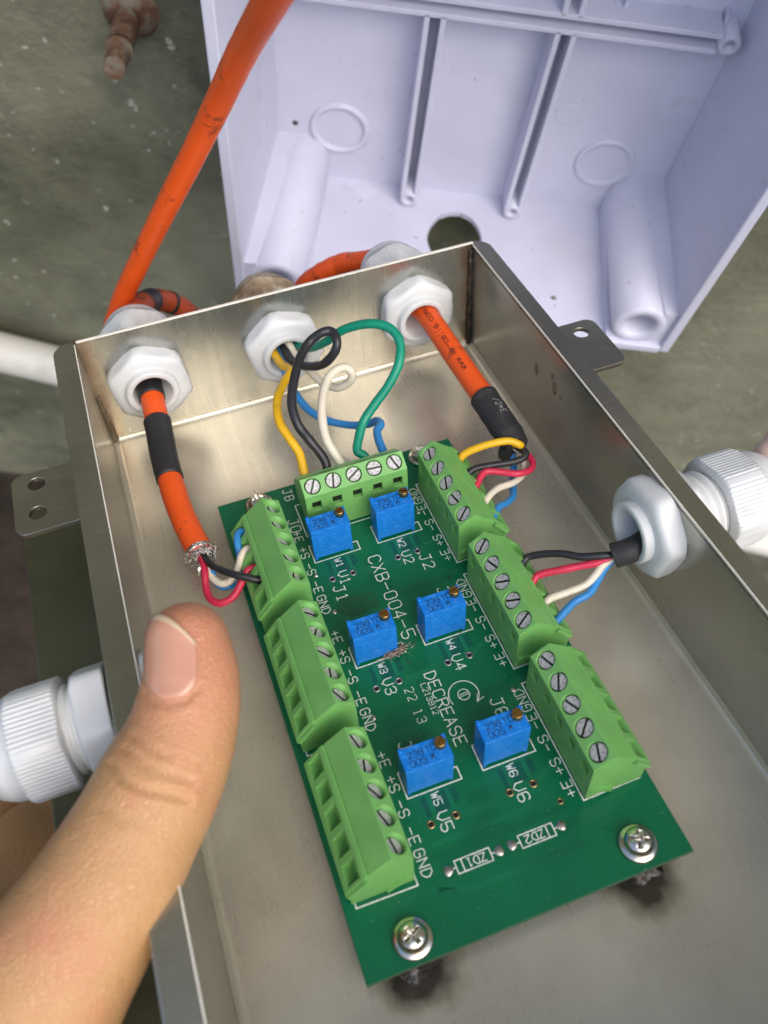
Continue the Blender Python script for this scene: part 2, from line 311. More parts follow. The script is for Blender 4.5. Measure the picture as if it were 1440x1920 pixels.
# stroke lettering on a 4 x 6 grid
G = {'A': ['00 26 40', '12 32'], 'B': ['00 06 36 45 44 33 03', '33 42 41 30 00'], 'C': ['45 36 16 05 01 10 30 41'], 'D': ['00 06 26 44 42 20 00'],
 'E': ['46 06 00 40', '03 33'], 'G': ['45 36 16 05 01 10 30 41 43 23'], 'J': ['16 46', '36 31 20 10 01'], 'L': ['06 00 40'], 'N': ['00 06 40 46'],
 'O': ['16 36 45 41 30 10 01 05 16'], '0': ['16 36 45 41 30 10 01 05 16'], 'R': ['00 06 36 45 44 33 03', '23 40'], 'S': ['45 36 16 05 04 13 33 42 41 30 10 01'],
 'T': ['06 46', '26 20'], 'V': ['06 02 20 42 46'], 'W': ['06 10 24 30 46'], 'X': ['00 46', '06 40'], 'Z': ['06 46 00 40'], '1': ['15 26 20', '10 30'],
 '2': ['05 16 36 45 44 00 40'], '3': ['05 16 36 45 44 33 13', '33 42 41 30 10 01'], '4': ['30 36 02 42'], '5': ['46 06 03 33 42 41 30 10 01'],
 '6': ['45 36 16 05 01 10 30 41 42 33 13 02'], '8': ['13 04 05 16 36 45 44 33 13 02 01 10 30 41 42 33'], '9': ['01 10 30 41 45 36 16 05 04 13 33 44'],
 '+': ['21 25', '03 43'], '-': ['03 43'], '.': ['10 11'], '/': ['00 46'], '*': ['21 25', '02 44', '04 42'],
 'w': ['04 10 23 30 44'], 'm': ['00 04', '03 14 23 20', '23 34 43 40'], 'k': ['06 00', '34 01', '12 30'], 'c': ['43 34 14 03 01 10 30 41'],
 'e': ['02 42 43 34 14 03 01 10 30 41'], 'l': ['26 20'], 's': ['43 34 14 03 12 32 41 30 10 01'], 'o': ['14 34 43 41 30 10 01 03 14']}
def strokes(txt, h, adv, w, dash=False):
    """list of quads (4 points 2D), centred on the text"""
    q = []; x0 = -adv*(len(txt)-1)/2
    for i, ch in enumerate(txt):
        for pl in G.get(ch, []):
            pts = [((int(a[0])-2)/6*h+x0+i*adv, (int(a[1])-3)/6*h) for a in pl.split()]
            for a, b in zip(pts, pts[1:]):
                a, b = np.array(a), np.array(b); d = b-a; ln = np.linalg.norm(d); d /= ln; n = np.array([-d[1], d[0]])*w/2
                if dash: segs = [(a+d*ln*0.12, b-d*ln*0.12)]
                else: segs = [(a-d*w*0.4, b+d*w*0.4)]
                for s0, s1 in segs: q.append([s0+n, s0-n, s1-n, s1+n])
    return q
def text2(mb, txt, cx, cy, h, adv, w, rot, z=0.035, dash=False, mi=0):
    c, s = math.cos(rot), math.sin(rot)
    for k, q in enumerate(strokes(txt, h, adv, w, dash)):
        zz = z+0.0012*(k % 9)
        mb.add([(cx+p[0]*c-p[1]*s, cy+p[0]*s+p[1]*c, zz) for p in q], [(0, 1, 2, 3)], mi)
def line2(mb, pts, w=0.28, z=0.03):
    for k, (a, b) in enumerate(zip(pts, pts[1:])):
        a, b = np.array(a, float), np.array(b, float); d = b-a; d /= np.linalg.norm(d); n = np.array([-d[1], d[0]])*w/2
        q = [a-d*w/2+n, a-d*w/2-n, b+d*w/2-n, b+d*w/2+n]; mb.add([(p[0], p[1], z+0.0013*(k % 5)) for p in q], [(0, 1, 2, 3)])

# ------------------------------------------------------------------ setting: wall, niche, ground
WZ = -4.0       # hood-frame z of the wall face
GY = -1300.0     # hood-frame height of the ground
def wall_sheet():
    mb = MB(); nx, ny = 180, 170; x0, x1, y0, y1 = -900, 960, GY, 850; idx = {}
    for j in range(ny+1):
        for i in range(nx+1):
            x = x0+(x1-x0)*i/nx; y = y0+(y1-y0)*j/ny
            h = 2.2*noise.noise(Vector((x*0.012, y*0.012, 3)))+1.2*noise.noise(Vector((x*0.05, y*0.05, 9)))
            if -20 < x < 185 and -20 < y < 185: h = min(h, 0)-0.2
            idx[i, j] = len(mb.v); mb.v.append((x, y, WZ-0.6+h*0.7))
    for j in range(ny):
        for i in range(nx):
            xm = x0+(x1-x0)*(i+.5)/nx; ym = y0+(y1-y0)*(j+.5)/ny
            if xm < 40 and ym < -360: continue
            mb.f.append([idx[i, j], idx[i+1, j], idx[i+1, j+1], idx[i, j+1]]); mb.mi.append(0); mb.sm.append(True)
    return mb
tag(mk('wall', wall_sheet(), 'wall', matrix=MHOOD), kind='structure')
mb = MB(); mb.box(-900, 60, -382, -362, -420, -8); mb.box(40, 60, GY, -362, -420, -8); mb.box(-900, 60, GY, -362, -440, -420)
tag(mk('niche', mb, 'soil_shade', matrix=MHOOD), kind='structure')  # near-black walls paint the recess's shade
mb = MB(); mb.add([(-6000, GY, -900), (6000, GY, -900), (6000, GY, 6000), (-6000, GY, 6000)], [(0, 1, 2, 3)])
tag(mk('ground', mb, 'soil_shade', matrix=MHOOD), kind='structure')

# ------------------------------------------------------------------ white plastic hood on the wall
HW, HH, HD, DR, TH = 160.0, 172.0, 64.6, 5.4, 2.4
hood = empty('plastic_hood', MHOOD, 'lilac white plastic enclosure cover, open towards us, behind the steel box', 'cover')
mb = MB(); mb.box(-2, HW+2, -2, HH+2, -3.0, 0); mk('back_panel', mb, 'hood', hood, bevel=0.4)
# irregular hole in the bottom wall
def walls(side):
    mb = MB(); D = DR; t = TH
    if side == 'bottom': prof = [(0, 0), (HD, -D), (HD, -D-t), (0, -t)]; fn = lambda p, q, a: (a, q, p); a0, a1 = -D*0.0-t*0, HW
    if side == 'bottom':
        vs = [(0, 0, 0), (HW, 0, 0), (HW+D, -D, HD), (-D, -D, HD), (0, -t, 0), (HW, -t, 0), (HW+D, -D-t, HD), (-D, -D-t, HD)]
    elif side == 'top':
        vs = [(0, HH+t, 0), (HW, HH+t, 0), (HW+D, HH+D+t, HD), (-D, HH+D+t, HD), (0, HH, 0), (HW, HH, 0), (HW+D, HH+D, HD), (-D, HH+D, HD)]
    elif side == 'left':
        vs = [(0, -t, 0), (0, HH+t, 0), (-D, HH+D+t, HD), (-D, -D-t, HD), (-t, -t, 0), (-t, HH+t, 0), (-D-t, HH+D+t, HD), (-D-t, -D-t, HD)]
    else:
        vs = [(HW+t, -t, 0), (HW+t, HH+t, 0), (HW+D+t, HH+D+t, HD), (HW+D+t, -D-t, HD), (HW, -t, 0), (HW, HH+t, 0), (HW+D, HH+D+t, HD), (HW+D, -D-t, HD)]
    return mb.add(vs, [(0, 1, 2, 3), (7, 6, 5, 4), (0, 4, 5, 1), (1, 5, 6, 2), (2, 6, 7, 3), (3, 7, 4, 0)])
hc = MB(); n = 40
ring = [(77+(11.6+1.1*noise.noise(Vector((math.cos(a)*2, math.sin(a)*2, 4))))*math.cos(a), 24+(13.5+1.0*noise.noise(Vector((math.cos(a)*3, math.sin(a)*3, 1))))*math.sin(a)) for a in [2*PI*k/n for k in range(n)]]
hc.prism(ring, -15, 8, lambda p, q, a: (p, a, q))
me = cut(walls('bottom'), [hc], 'side_wall'); mk('side_wall', me, 'hood', hood)
for s in ('top', 'left', 'right'): mk('side_wall', walls(s), 'hood', hood, bevel=0.5)
# thicker rim along the open edge
for s in ('left', 'right', 'bottom'):
    mb = MB()
    if s == 'left': mb.box(-DR-TH-1.3, -DR+0.15, -DR-TH, HH, HD-3.5, HD+0.4)
    if s == 'right': mb.box(HW+DR-0.15, HW+DR+TH+1.3, -DR-TH, HH, HD-3.5, HD+0.4)
    if s == 'bottom': mb.box(-DR+0.2, HW+DR-0.2, -DR-TH-1.3, -DR+0.1, HD-3.5, HD+0.4)
    mk('rim', mb, 'hood', hood, bevel=0.6)
def channel(name, p0, p1, half=2.75, t=1.8, h=11.0, parent=hood):
    """double-walled rib between two points of the panel with a screw boss"""
    p0 = np.array(p0, float); p1 = np.array(p1, float); d = p1-p0; ln = np.linalg.norm(d); d /= ln; n = np.array([-d[1], d[0]]); mb = MB()
    for sgn in (-1, 1):
        a = p0+n*sgn*half; q = [a-n*t/2, a+n*t/2, a+n*t/2+d*ln, a-n*t/2+d*ln]; b = [a-n*t*0.8, a+n*t*0.8, a+n*t*0.8+d*ln, a-n*t*0.8+d*ln]
        vs = [(*p, -0.2) for p in b]+[(*p, h) for p in q]
        mb.add(vs, [(3, 2, 1, 0), (4, 5, 6, 7), (0, 1, 5, 4), (1, 2, 6, 5), (2, 3, 7, 6), (3, 0, 4, 7)])
        k = 10
        while k < ln-6:      # small ejector fins on the flanks
            c = a+d*k+n*sgn*0.9; mb.prism([(-0.5, 0), (0.5, 0), (0.25, 4.0), (-0.25, 4.0)], 0, 1.5, lambda p, q_, a_, c=c: (*(c+d*p+n*sgn*a_*(1-q_/5)), q_)); k += 24
    return mk(name, mb, 'hood', parent, bevel=0.15, seg=1)
def boss(x, y, r=3.6, h=11.2):
    mb = MB(); mb.lathe([(r+0.4, -0.2), (r, h), (r*0.52, h), (r*0.5, 1.0)], 24, lambda a, b, c: (x+a, y+b, c), cap0=False); return mk('screw_boss', mb, 'hood', hood)
VX1, VX2, HY = 56.0, 100.2, 90.0
channel('rib', (VX1, 5.2), (VX1, HY-3.0)); channel('rib', (VX2, 5.2), (VX2, HY-3.0)); channel('rib', (VX1, HY+3.0), (VX1, HH-6)); channel('rib', (VX2, HY+3.0), (VX2, HH-6))
channel('rib', (9, HY), (HW-9, HY)); boss(VX1, 3.4); boss(VX2, 3.4); boss(HW-5.6, HY, 3.6); boss(5.6, HY, 3.6)
for k, x in enumerate((18, 118, 152)):
    mb = MB(); mb.box(x-0.5, x+0.5, HY+2.9, HY+6, 0, 4.5); mk('fin', mb, 'hood', hood)
for x, y, r in ((24.9, 26.2, 11.2), (133.1, 25.5, 11.2)):
    mb = MB(); mb.lathe([(r+0.9, -0.2), (r+0.7, 0.9), (r, 1.5), (r-1.2, 1.3), (r-1.7, -0.2)], 48, lambda a, b, c, x=x, y=y: (x+a, y+b, c), cap0=False, cap1=False); mk('knockout_ring', mb, 'hood', hood)
for x, y in ((46.3, 45.9), (112.3, 46.1)):
    mb = MB(); mb.lathe([(4.9, -0.2), (4.7, 0.28), (4.3, 0.28), (4.1, 0.12)], 32, lambda a, b, c, x=x, y=y: (x+a, y+b, c), cap0=False); mk('ejector_mark', mb, 'hood', hood)
def post(sx):
    mb = MB(); n = 40; c0 = (10.2, 10.2) if sx < 0 else (HW-10.2, 9.6); c1 = (6.6, 5.6) if sx < 0 else (HW-7.4, 4.6); r = 10.8; L_ = HD-1.5
    prof = [(r+0.3, -0.2), (r, L_-1.0), (r-0.8, L_), (6.6, L_), (5.9, L_-2), (5.6, 20)]
    def fn(a, b, z):
        t = z/L_; return (c0[0]*(1-t)+c1[0]*t+a, c0[1]*(1-t)+c1[1]*t+b, z)
    wx = (-6.5, 0.5) if sx < 0 else (HW-0.5, HW+6.5)
    def web(x0, x1, y0, y1, x2, x3, y2, y3, zt):
        mb.add([(x0, y0, 0), (x1, y0, 0), (x1, y1, 0), (x0, y1, 0), (x2, y2, zt), (x3, y2, zt), (x3, y3, zt), (x2, y3, zt)], [(3, 2, 1, 0), (4, 5, 6, 7), (0, 1, 5, 4), (1, 2, 6, 5), (2, 3, 7, 6), (3, 0, 4, 7)])
    if sx > 0: web(c0[0], HW+1, -1, c0[1]+r, c1[0]+7.2, HW+DR+1, -DR-1, c1[1]+r-1.6, L_-0.4); web(c0[0]-r, HW+1, -1, c0[1], c1[0]-r, HW+DR+1, -DR-1, c1[1]-8.0, L_-0.5)
    else: web(-1, c0[0], -1, c0[1]+r, -DR-1, c1[0]-7.2, -DR-1, c1[1]+r-1.6, L_-0.4); web(-1, c0[0]+r, -1, c0[1], -DR-1, c1[0]+r, -DR-1, c1[1]-8.0, L_-0.5)
    mb.lathe(prof, n, fn, cap0=False); return mk('corner_post', mb, 'hood', hood)
post(-1); post(1)
for x, y in ((100, 28), (120, 40)):
    mb = MB(); z0 = 40.0 if x == 100 else 47.0
    mb.lathe([(0.9, 0.0), (0.7, 0.15), (0.1, 0.2)], 10, lambda a, b, c, x=x, z0=z0: (x+a*1.5, -DR*z0/HD+c-0.02+(-b*DR/HD), z0+b), cap0=False); mk('dirt_speck', mb, 'stain_brown', hood)
mb = MB(); mb.lathe([(1.3, -0.1), (1.1, 0.12), (0.1, 0.15)], 10, lambda a, b, c: (7.0+a, 26.0+b, c), cap0=False); mk('dirt_speck', mb, 'gasket', hood)

# ------------------------------------------------------------------ pipe and stud on the wall
pa = h2b(PH(-60, 645, 14.0)); pb_ = h2b(PH(1500, 1030, 14.0))
pl_ = [LH.T @ (q-OH) for q in (pa, pb_)]
ext = pl_[1]-pl_[0]; mb = MB(); R_ = 11.5
path = [pl_[0]-ext*0.6+ext*k/40*2.2 for k in range(41)]
mb.tube(path, R_, 32, wob=0.02); tag(mk('pvc_pipe', mb, 'pipe', matrix=MHOOD), 'off-white plastic pipe running along the wall behind the steel box', 'pipe')
s0 = PH(243, 25, WZ); s1 = PH(214, 130, 34.0); d = s1-s0
stud = empty('rusty_stud', MHOOD @ TR(*s0), 'rusty threaded stud sticking out of the olive wall beside the cover', 'stud')
mb = MB(); path = [d*t for t in np.linspace(-0.1, 1, 26)]; rr = [4.4 if t < 0.55 else (4.0 if t < 0.66 else 3.5) for t in np.linspace(-0.1, 1, 26)]
rr = [r*(1+0.05*math.sin(i*2.4)) for i, r in enumerate(rr)]; mb.tube(path, rr, 20, wob=0.08); mk('shank', mb, 'rust', stud)
mb = MB(); mb.tube([d*0.62, d*0.70], 4.5, 20, wob=0.1); mk('collar', mb, 'rust', stud)
mb = MB(); mb.lathe([(11, -2), (9.5, 0.5), (6.5, 2.0), (4, 3.5)], 26, lambda a, b, c: (a*(1+0.15*noise.noise(Vector((a, b, 0))*0.2)), b, c), cap0=False); mk('base_plug', mb, 'rust', stud)

# ------------------------------------------------------------------ steel junction box
XL, XR, YB, YF, ZF, ZR = -22.2, 87.7, 41.4, -158.0, -6.0, 28.5
LO, RO = -27.9, 92.3
box = empty('junction_box', MBOX @ TR(32.7, -58, -7.5), 'open stainless steel junction box holding the green circuit board', 'box')
def BB(mb):   # box-frame mm -> local of the box root
    mb.v = [(x-32.7, y+58, z+7.5) for x, y, z in mb.v]; return mb
mb = MB()
R1 = 1.7
def bend(p0x, sgn, n=6): return [(p0x+sgn*(R1-R1*math.cos(a)), ZF+R1-R1*math.sin(a)) for a in [PI/2*k/n for k in range(n+1)]]
lft = bend(XL, 1); rgt = bend(XR, -1)[::-1]
prof = lft+rgt+[(XR+1.2, ZF+R1), (XR+1.2, -7.5), (XL-1.2, -7.5), (XL-1.2, ZF+R1)]
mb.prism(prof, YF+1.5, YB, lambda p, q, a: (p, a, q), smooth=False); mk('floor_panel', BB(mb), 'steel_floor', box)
bevel_fillet = MB(); fl = [(YB-(R1-R1*math.cos(a)), ZF+R1-R1*math.sin(a)) for a in [PI/2*k/6 for k in range(7)]]
bevel_fillet.prism(fl+[(YB-0.01, ZF-0.01)], XL+1.0, XR-1.0, lambda p, q, a: (a, p, q), smooth=False); mk('bend_fillet', BB(bevel_fillet), 'steel', box)
holes = []
GX = [-7.3, 30.4, 69.9]; GZB = 12.4; GYS, GZS = -57.8, 17.4
for gx in GX:
    c = MB(); c.lathe([(7.6, YB-5), (7.6, YB+8)], 32, lambda a, b, z, gx=gx: (gx+a, z, GZB+b)); holes.append(BB(c))
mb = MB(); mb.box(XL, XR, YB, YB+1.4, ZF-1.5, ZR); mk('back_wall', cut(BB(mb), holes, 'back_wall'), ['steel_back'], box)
mb = MB(); mb.box(XL+0.4, XR+0.5, YB+0.25, YB+1.15, ZR-0.1, ZR+0.18); mk('rim_glint', BB(mb), 'edge', box, bevel=0.12)  # bright strip painted as the highlight on the back rim
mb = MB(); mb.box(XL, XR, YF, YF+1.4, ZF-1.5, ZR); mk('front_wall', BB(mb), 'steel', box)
for sgn, xi, xo in ((-1, XL, LO), (1, XR, RO)):
    def hc_(x0, x1):
        c = MB(); c.lathe([(7.6, min(x0, x1)-4), (7.6, max(x0, x1)+4)], 32, lambda a, b, z: (z, GYS+a, GZS+b)); return BB(c)
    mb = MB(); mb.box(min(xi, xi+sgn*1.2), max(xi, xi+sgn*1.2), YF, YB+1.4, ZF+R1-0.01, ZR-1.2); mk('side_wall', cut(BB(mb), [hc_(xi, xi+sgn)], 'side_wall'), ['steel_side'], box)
    # lip with a rounded back corner
    r = 4.2; yb = YB+1.4; arc = [(xo-sgn*(r-r*math.cos(a)), yb-r+r*math.sin(a)) for a in [PI/2*k/8 for k in range(9)]]
    prof = [(xi, YF), (xo, YF)]+arc+[(xi, yb)]
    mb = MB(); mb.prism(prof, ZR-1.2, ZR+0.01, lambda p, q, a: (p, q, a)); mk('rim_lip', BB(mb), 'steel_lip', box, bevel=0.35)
    mb = MB(); mb.box(min(xo, xo-sgn*1.2), max(xo, xo-sgn*1.2), YF, YB-2.8, -7.5 if sgn < 0 else ZR-7, ZR-1.25); mk('outer_skirt', cut(BB(mb), [hc_(xo, xo-sgn)], 'outer_skirt'), ['steel_plate'], box)
    mb = MB(); mb.box(min(xi-sgn*0.02, xi+sgn*0.2), max(xi-sgn*0.02, xi+sgn*0.2), YF, YB-0.2, ZR-0.4, ZR+0.06); mk('lip_glint', BB(mb), 'edge', box)  # thin pale strip, painted highlight along the inner lip
    # ear
    z = 20.0; x1 = xo+sgn*15.6; ya, yb2 = 8.6, -10.6; rr = 2.6
    def rc(cx, cy, a0): return [(cx+rr*math.cos(a0+PI/2*k/6), cy+rr*math.sin(a0+PI/2*k/6)) for k in range(7)]
    if sgn < 0: prof = [(xo+0.3, yb2), (xo+0.3, ya)]+rc(x1+rr, ya-rr, PI/2)+rc(x1+rr, yb2+rr, PI)
    else: prof = [(xi+1.1, ya), (xi+1.1, yb2)]+rc(x1-rr, yb2+rr, -PI/2)+rc(x1-rr, ya-rr, 0)
    mb = MB(); mb.prism(prof, z-1.3, z, lambda p, q, a: (p, q, a))
    hs = []
    for (hx, hy) in ([PZ(68, 907, z)[:2], PZ(71, 961, z)[:2]] if sgn < 0 else [PZ(1090, 623, z)[:2], (97.6, -30)]):
        c = MB(); c.lathe([(2.0, z-4), (2.0, z+4)], 24, lambda a, b, q, hx=hx, hy=hy: (hx+a, hy+b, q)); hs.append(BB(c))
    mk('mounting_ear', cut(BB(mb), hs, 'mounting_ear'), 'steel_lip', box, bevel=0.18)
# welded corners
for x, s in ((XL, 1), (XR, -1)):
    mb = MB(); pts = [(x+s*0.5+0.25*noise.noise(Vector((k*1.7, x, 0))), YB-0.5, ZF+0.8+k*0.75) for k in range(22 if s > 0 else 44)]
    mb.tube(pts, [1.1*(1-0.75*k/len(pts)) if s > 0 else 0.85*(1-0.4*k/len(pts)) for k in range(len(pts))], 12, wob=0.22); mk('weld_bead', BB(mb), 'stain_brown' if s > 0 else 'weld', box)
for px_, py_, r_ in ((1006, 692, 1.5), (1040, 728, 1.7), (1036, 706, 0.8), (1050, 745, 0.6)):
    d_ = ray(px_, py_); q_ = CAM+d_*((XR-CAM[0])/d_[0])
    mb = MB(); mb.lathe([(r_, -0.01), (r_*0.85, 0.05), (r_*0.5, 0.03), (0.05, 0.06)], 16, lambda a, b, c: (XR-c, q_[1]+a*0.8, q_[2]+b*1.3), rib=lambda r, z, k, a: r*(1+0.2*noise.noise(Vector((math.cos(a)*2, math.sin(a)*2, r_*9)))), cap0=False); mk('burn_mark', BB(mb), 'stain_brown', box)
# standoffs with welded feet
SC = [(9.9, -111.8), (54.4, -111.4), (10.1, -4.0), (54.2, -4.0)]
for i, (x, y) in enumerate(SC):
    mb = MB(); mb.lathe([(3.0, ZF-0.1), (3.0, -1.62)], 6, lambda a, b, c: (x+a, y+b, c), smooth=False); st = mk('standoff', BB(mb), 'nickel', box)
    n = 40; mb = MB()
    rr = lambda a, k: 1+0.22*noise.noise(Vector((math.cos(a)*1.7+i*7, math.sin(a)*1.7, k)))+0.12*noise.noise(Vector((math.cos(a)*5, math.sin(a)*5+i*3, k)))
    mb.lathe([(5.0, ZF+0.02), (4.5, ZF+0.1), (4.0, ZF+0.3), (3.5, ZF+0.5), (3.0, ZF+0.6)], n, lambda a, b, c: (x+a, y-0.6+b, c), rib=lambda r, z, k, a: r*rr(a, z), cap0=False, cap1=False); mk('weld_foot', BB(mb), 'weld_soot', box)

# ------------------------------------------------------------------ support bracket under the box
up = LH.T.T @ np.array([0, 1.0, 0])   # world up in the box frame
br = empty('support_bracket', MBOX @ TR(5, -50, -8), 'dull olive steel support plate under the left side of the steel box', 'bracket')
mb = MB(); mb.box(-55, 40, -62, 76, -3.2, 0.47); mk('plate', mb, 'steel_plate', br, bevel=0.3)
mb = MB(); q0 = np.array([20.0, 0, -3.0]); q1 = q0-up*1310
mb.prism([(-20, -20), (20, -20), (20, 20), (-20, 20)], 0, 1, lambda p, q, a: tuple(q0*(1-a)+q1*a+np.array([p, q, 0]))); mk('post', mb, 'steel_plate', br)

# ------------------------------------------------------------------ circuit board
PW, PHt = 63.3, 115.9
pcb = empty('circuit_board', MBOX @ TR(0, 0, 0), 'green printed circuit board with seven terminal blocks and six blue trimmers', 'circuit board')
mb = MB(); mb.box(0, PW, -PHt, 0, -1.6, 0); sub = cut(mb, [], 'board') if False else mb.mesh('board'); board = mk('board', sub, ['pcb'], pcb, bevel=0.12, seg=1)
mb = MB(); mb.box(-0.02, PW+0.02, -PHt-0.02, 0.02, -1.45, -0.35); mk('board_edge', mb, 'pcb_edge', pcb)
PMAT = {'tl': ('copper_track', 'pcb_light'), 'td': ('copper_field', 'pcb_dark'), 'tb': ('copper_field', 'pcb_blue'), 'ts': ('soot_mark', 'pcb_smoke')}
def patch(key, pts, z): mk(PMAT[key][0], MB().add([(x, y, z) for x, y in pts], [tuple(range(len(pts)))]), PMAT[key][1], pcb)
tl, td, tb_, ts = 'tl', 'td', 'tb', 'ts'
for k in range(3):
    o = -30.75*k
    for x in (18.2, 34.4):      # dark fields and tracks below the trimmers
        patch(tb_, [(x+2.0, -27.5+o), (x+9.2, -27.5+o), (x+9.2, -30.5+o), (x+6.0, -31.6+o), (x+2.0, -31.6+o)], 0.006)
        patch(tl, [(x+3.0, -27.3+o), (x+4.0, -27.3+o), (x+4.0, -31.8+o), (x+3.0, -31.8+o)], 0.010)
        patch(tl, [(x+7.0, -27.3+o), (x+7.9, -27.3+o), (x+7.9, -31.6+o), (x+7.0, -31.6+o)], 0.010)
    patch(td, [(28.5, -29.5+o), (33.0, -29.5+o), (33.0, -41+o), (47, -41+o), (47, -43.2+o), (19, -43.2+o), (19, -40+o), (28.5, -36+o)], 0.004)
    patch(tl, [(17.0, -43.6+o), (19.5, -43.6+o), (23, -45.6+o), (46.0, -45.6+o), (46.0, -46.9+o), (22.5, -46.9+o), (18.6, -44.8+o), (17.0, -44.8+o)], 0.010)
    patch(tl, [(26.4, -32.2+o), (34.0, -32.2+o), (34.0, -34.2+o), (26.4, -34.2+o)], 0.008)
    patch(tl, [(42.6, -31.9+o), (45.0, -30.5+o), (47, -30.5+o), (47, -31.7+o), (45.3, -31.7+o), (42.9, -33.3+o)], 0.008)
patch(tl, [(19, -97.5), (44, -97.5), (44, -98.7), (19, -98.7)], 0.008); patch(td, [(16, -99.6), (46, -99.6), (46, -101.2), (16, -101.2)], 0.006)
patch(tl, [(15.5, -104.5), (20, -106.5), (20, -107.3), (15, -105.6)], 0.010)
patch(ts, [(20, -38.8), (27.5, -39.5), (28.5, -44.0), (21.0, -44.6), (18.4, -42.0)], 0.012); None
patch(ts, [(46.0, -100.5), (52, -101.5), (51, -105), (45.5, -104.0)], 0.007) if False else None
mb = MB(); text2(mb, 'CXB-004-5', 31.5, -41.3, 2.6, 2.75, 0.3, 0.0, 0.016); mk('buried_lettering', mb, 'pcb_dark', pcb)
# silkscreen
dn, upr = -PI/2, PI/2
def silk(name, fn): mb = MB(); fn(mb); return mk(name, mb, 'silk', pcb)
silk('lettering', lambda b: text2(b, 'CXB-004-5', 31.4, -42.2, 2.9, 2.8, 0.25, dn))
silk('lettering', lambda b: text2(b, 'DECREASE', 32.1, -72.9, 2.45, 2.27, 0.24, dn))
silk('lettering', lambda b: text2(b, 'L213912', 29.9, -69.9, 1.2, 1.12, 0.13, dn))
silk('lettering', lambda b: (text2(b, '22', 26.6, -67.5, 1.9, 1.9, 0.17, dn, dash=True), text2(b, '13', 26.6, -72.8, 1.9, 1.9, 0.17, dn, dash=True)))
def rot_arrow(b):
    c = np.array([36.9, -71.6])
    a = [c+3.2*np.array([math.cos(t), math.sin(t)]) for t in np.linspace(math.radians(203), math.radians(-52), 34)]; line2(b, a, 0.23)
    e = a[-1]; t = e-a[-2]; t /= np.linalg.norm(t)
    for g_ in (-0.42, 0.42):
        q = np.array([-t[0]*math.cos(g_)+t[1]*math.sin(g_), -t[0]*math.sin(g_)-t[1]*math.cos(g_)]); line2(b, [e, e+q*1.7], 0.23, 0.04)
    line2(b, [c+1.25*np.array([math.cos(t_), math.sin(t_)]) for t_ in np.linspace(0, 2*PI, 22)], 0.2)
    for dy in (-0.24, 0.24): line2(b, [c+(-1.2, dy-.1), c+(1.2, dy+.1)], 0.17, 0.04)
silk('rotation_symbol', rot_arrow)
names = [(1, 18.2, 0), (2, 34.1, 0), (3, 18.2, 1), (4, 34.1, 1), (5, 18.2, 2), (6, 34.1, 2)]
for n_, x, k in names:
    o = -30.75*k
    def f(b):
        line2(b, [(x-0.25, -21.2+o), (x-0.25, -26.75+o), (x+11.1, -26.75+o), (x+11.1, -24.1+o), (x+9.7, -24.1+o)], 0.28)
        line2(b, [(x-0.25, -21.2+o), (x+1.0, -21.2+o)], 0.28)
        text2(b, 'W%d' % n_, x+5.0, -28.7+o, 1.6, 1.45, 0.2, dn)
        text2(b, 'V%d' % n_, x+4.8, -33.3+o, 2.3, 2.15, 0.24, dn)
    silk('trimmer_outline', f)
for n_, x, y in ((1, 20.9, -37.3), (2, 42.8, -36.2), (4, 43.1, -46.6), (5, 21.4, -79.1), (6, 42.6, -76.9), (0, 16.5, -13.6)):
    silk('lettering', lambda b: text2(b, 'J%d' % n_, x, y, 2.6, 2.5, 0.25, dn))
silk('lettering', lambda b: text2(b, 'JB', 17.8, -3.2, 2.2, 2.4, 0.26, dn))
silk('block_outline', lambda b: line2(b, [(20, -7.4), (18.4, -7.4), (18.4, -18.3), (46.5, -18.3), (46.5, -8)], 0.28))
RC = [-26.4, -57.05, -87.7]; LC = [-28.4, -59.2, -90.0]
for yc in RC:
    def f(b):
        line2(b, [(51, yc+14.0), (49.2, yc+14.0), (49.2, yc-12.9), (61.3, yc-12.7), (61.3, yc-10)], 0.28)
        for i, t in enumerate(('GND', '-E', '-S', '+S', '+E')): text2(b, t, 47.7, yc+(10.4, 5.4, 0.2, -5.0, -9.8)[i], 2.0, 1.9, 0.22, upr)
    silk('block_legend', f)
for yc in LC:
    def f(b):
        line2(b, [(2.3, yc+15), (2.3, yc-13.6), (14.0, yc-13.8), (14.0, yc-8)], 0.28)
        line2(b, [(2.3, yc+15), (5, yc+15)], 0.28)
        for i, t in enumerate(('+E', '+S', '-S', '-E', 'GND')): text2(b, t, 16.3, yc+(11.0, 5.6, 0.3, -5.2, -10.5)[i], 2.0, 1.9, 0.22, dn)
    silk('block_legend', f)
for x0, x1, nm in ((20.1, 30.2, 'ZD1'), (32.9, 43.0, 'ZD2')):
    def f(b):
        line2(b, [(x0+1.6, -102.2), (x1-1.6, -102.2), (x1-1.6, -104.6), (x0+1.6, -104.6), (x0+1.6, -102.2)], 0.25)
        bx = x0+2.9 if nm == 'ZD1' else x1-2.9
        line2(b, [(bx, -102.2), (bx, -104.6)], 0.25); line2(b, [(x0+0.6, -103.4), (x0+1.6, -103.4)], 0.25); line2(b, [(x1-1.6, -103.4), (x1-0.6, -103.4)], 0.25)
        text2(b, nm, (x0+x1)/2+(0.5 if nm == 'ZD1' else -0.5), -103.4, 1.5, 1.35, 0.2, PI)
    silk('diode_outline', f)
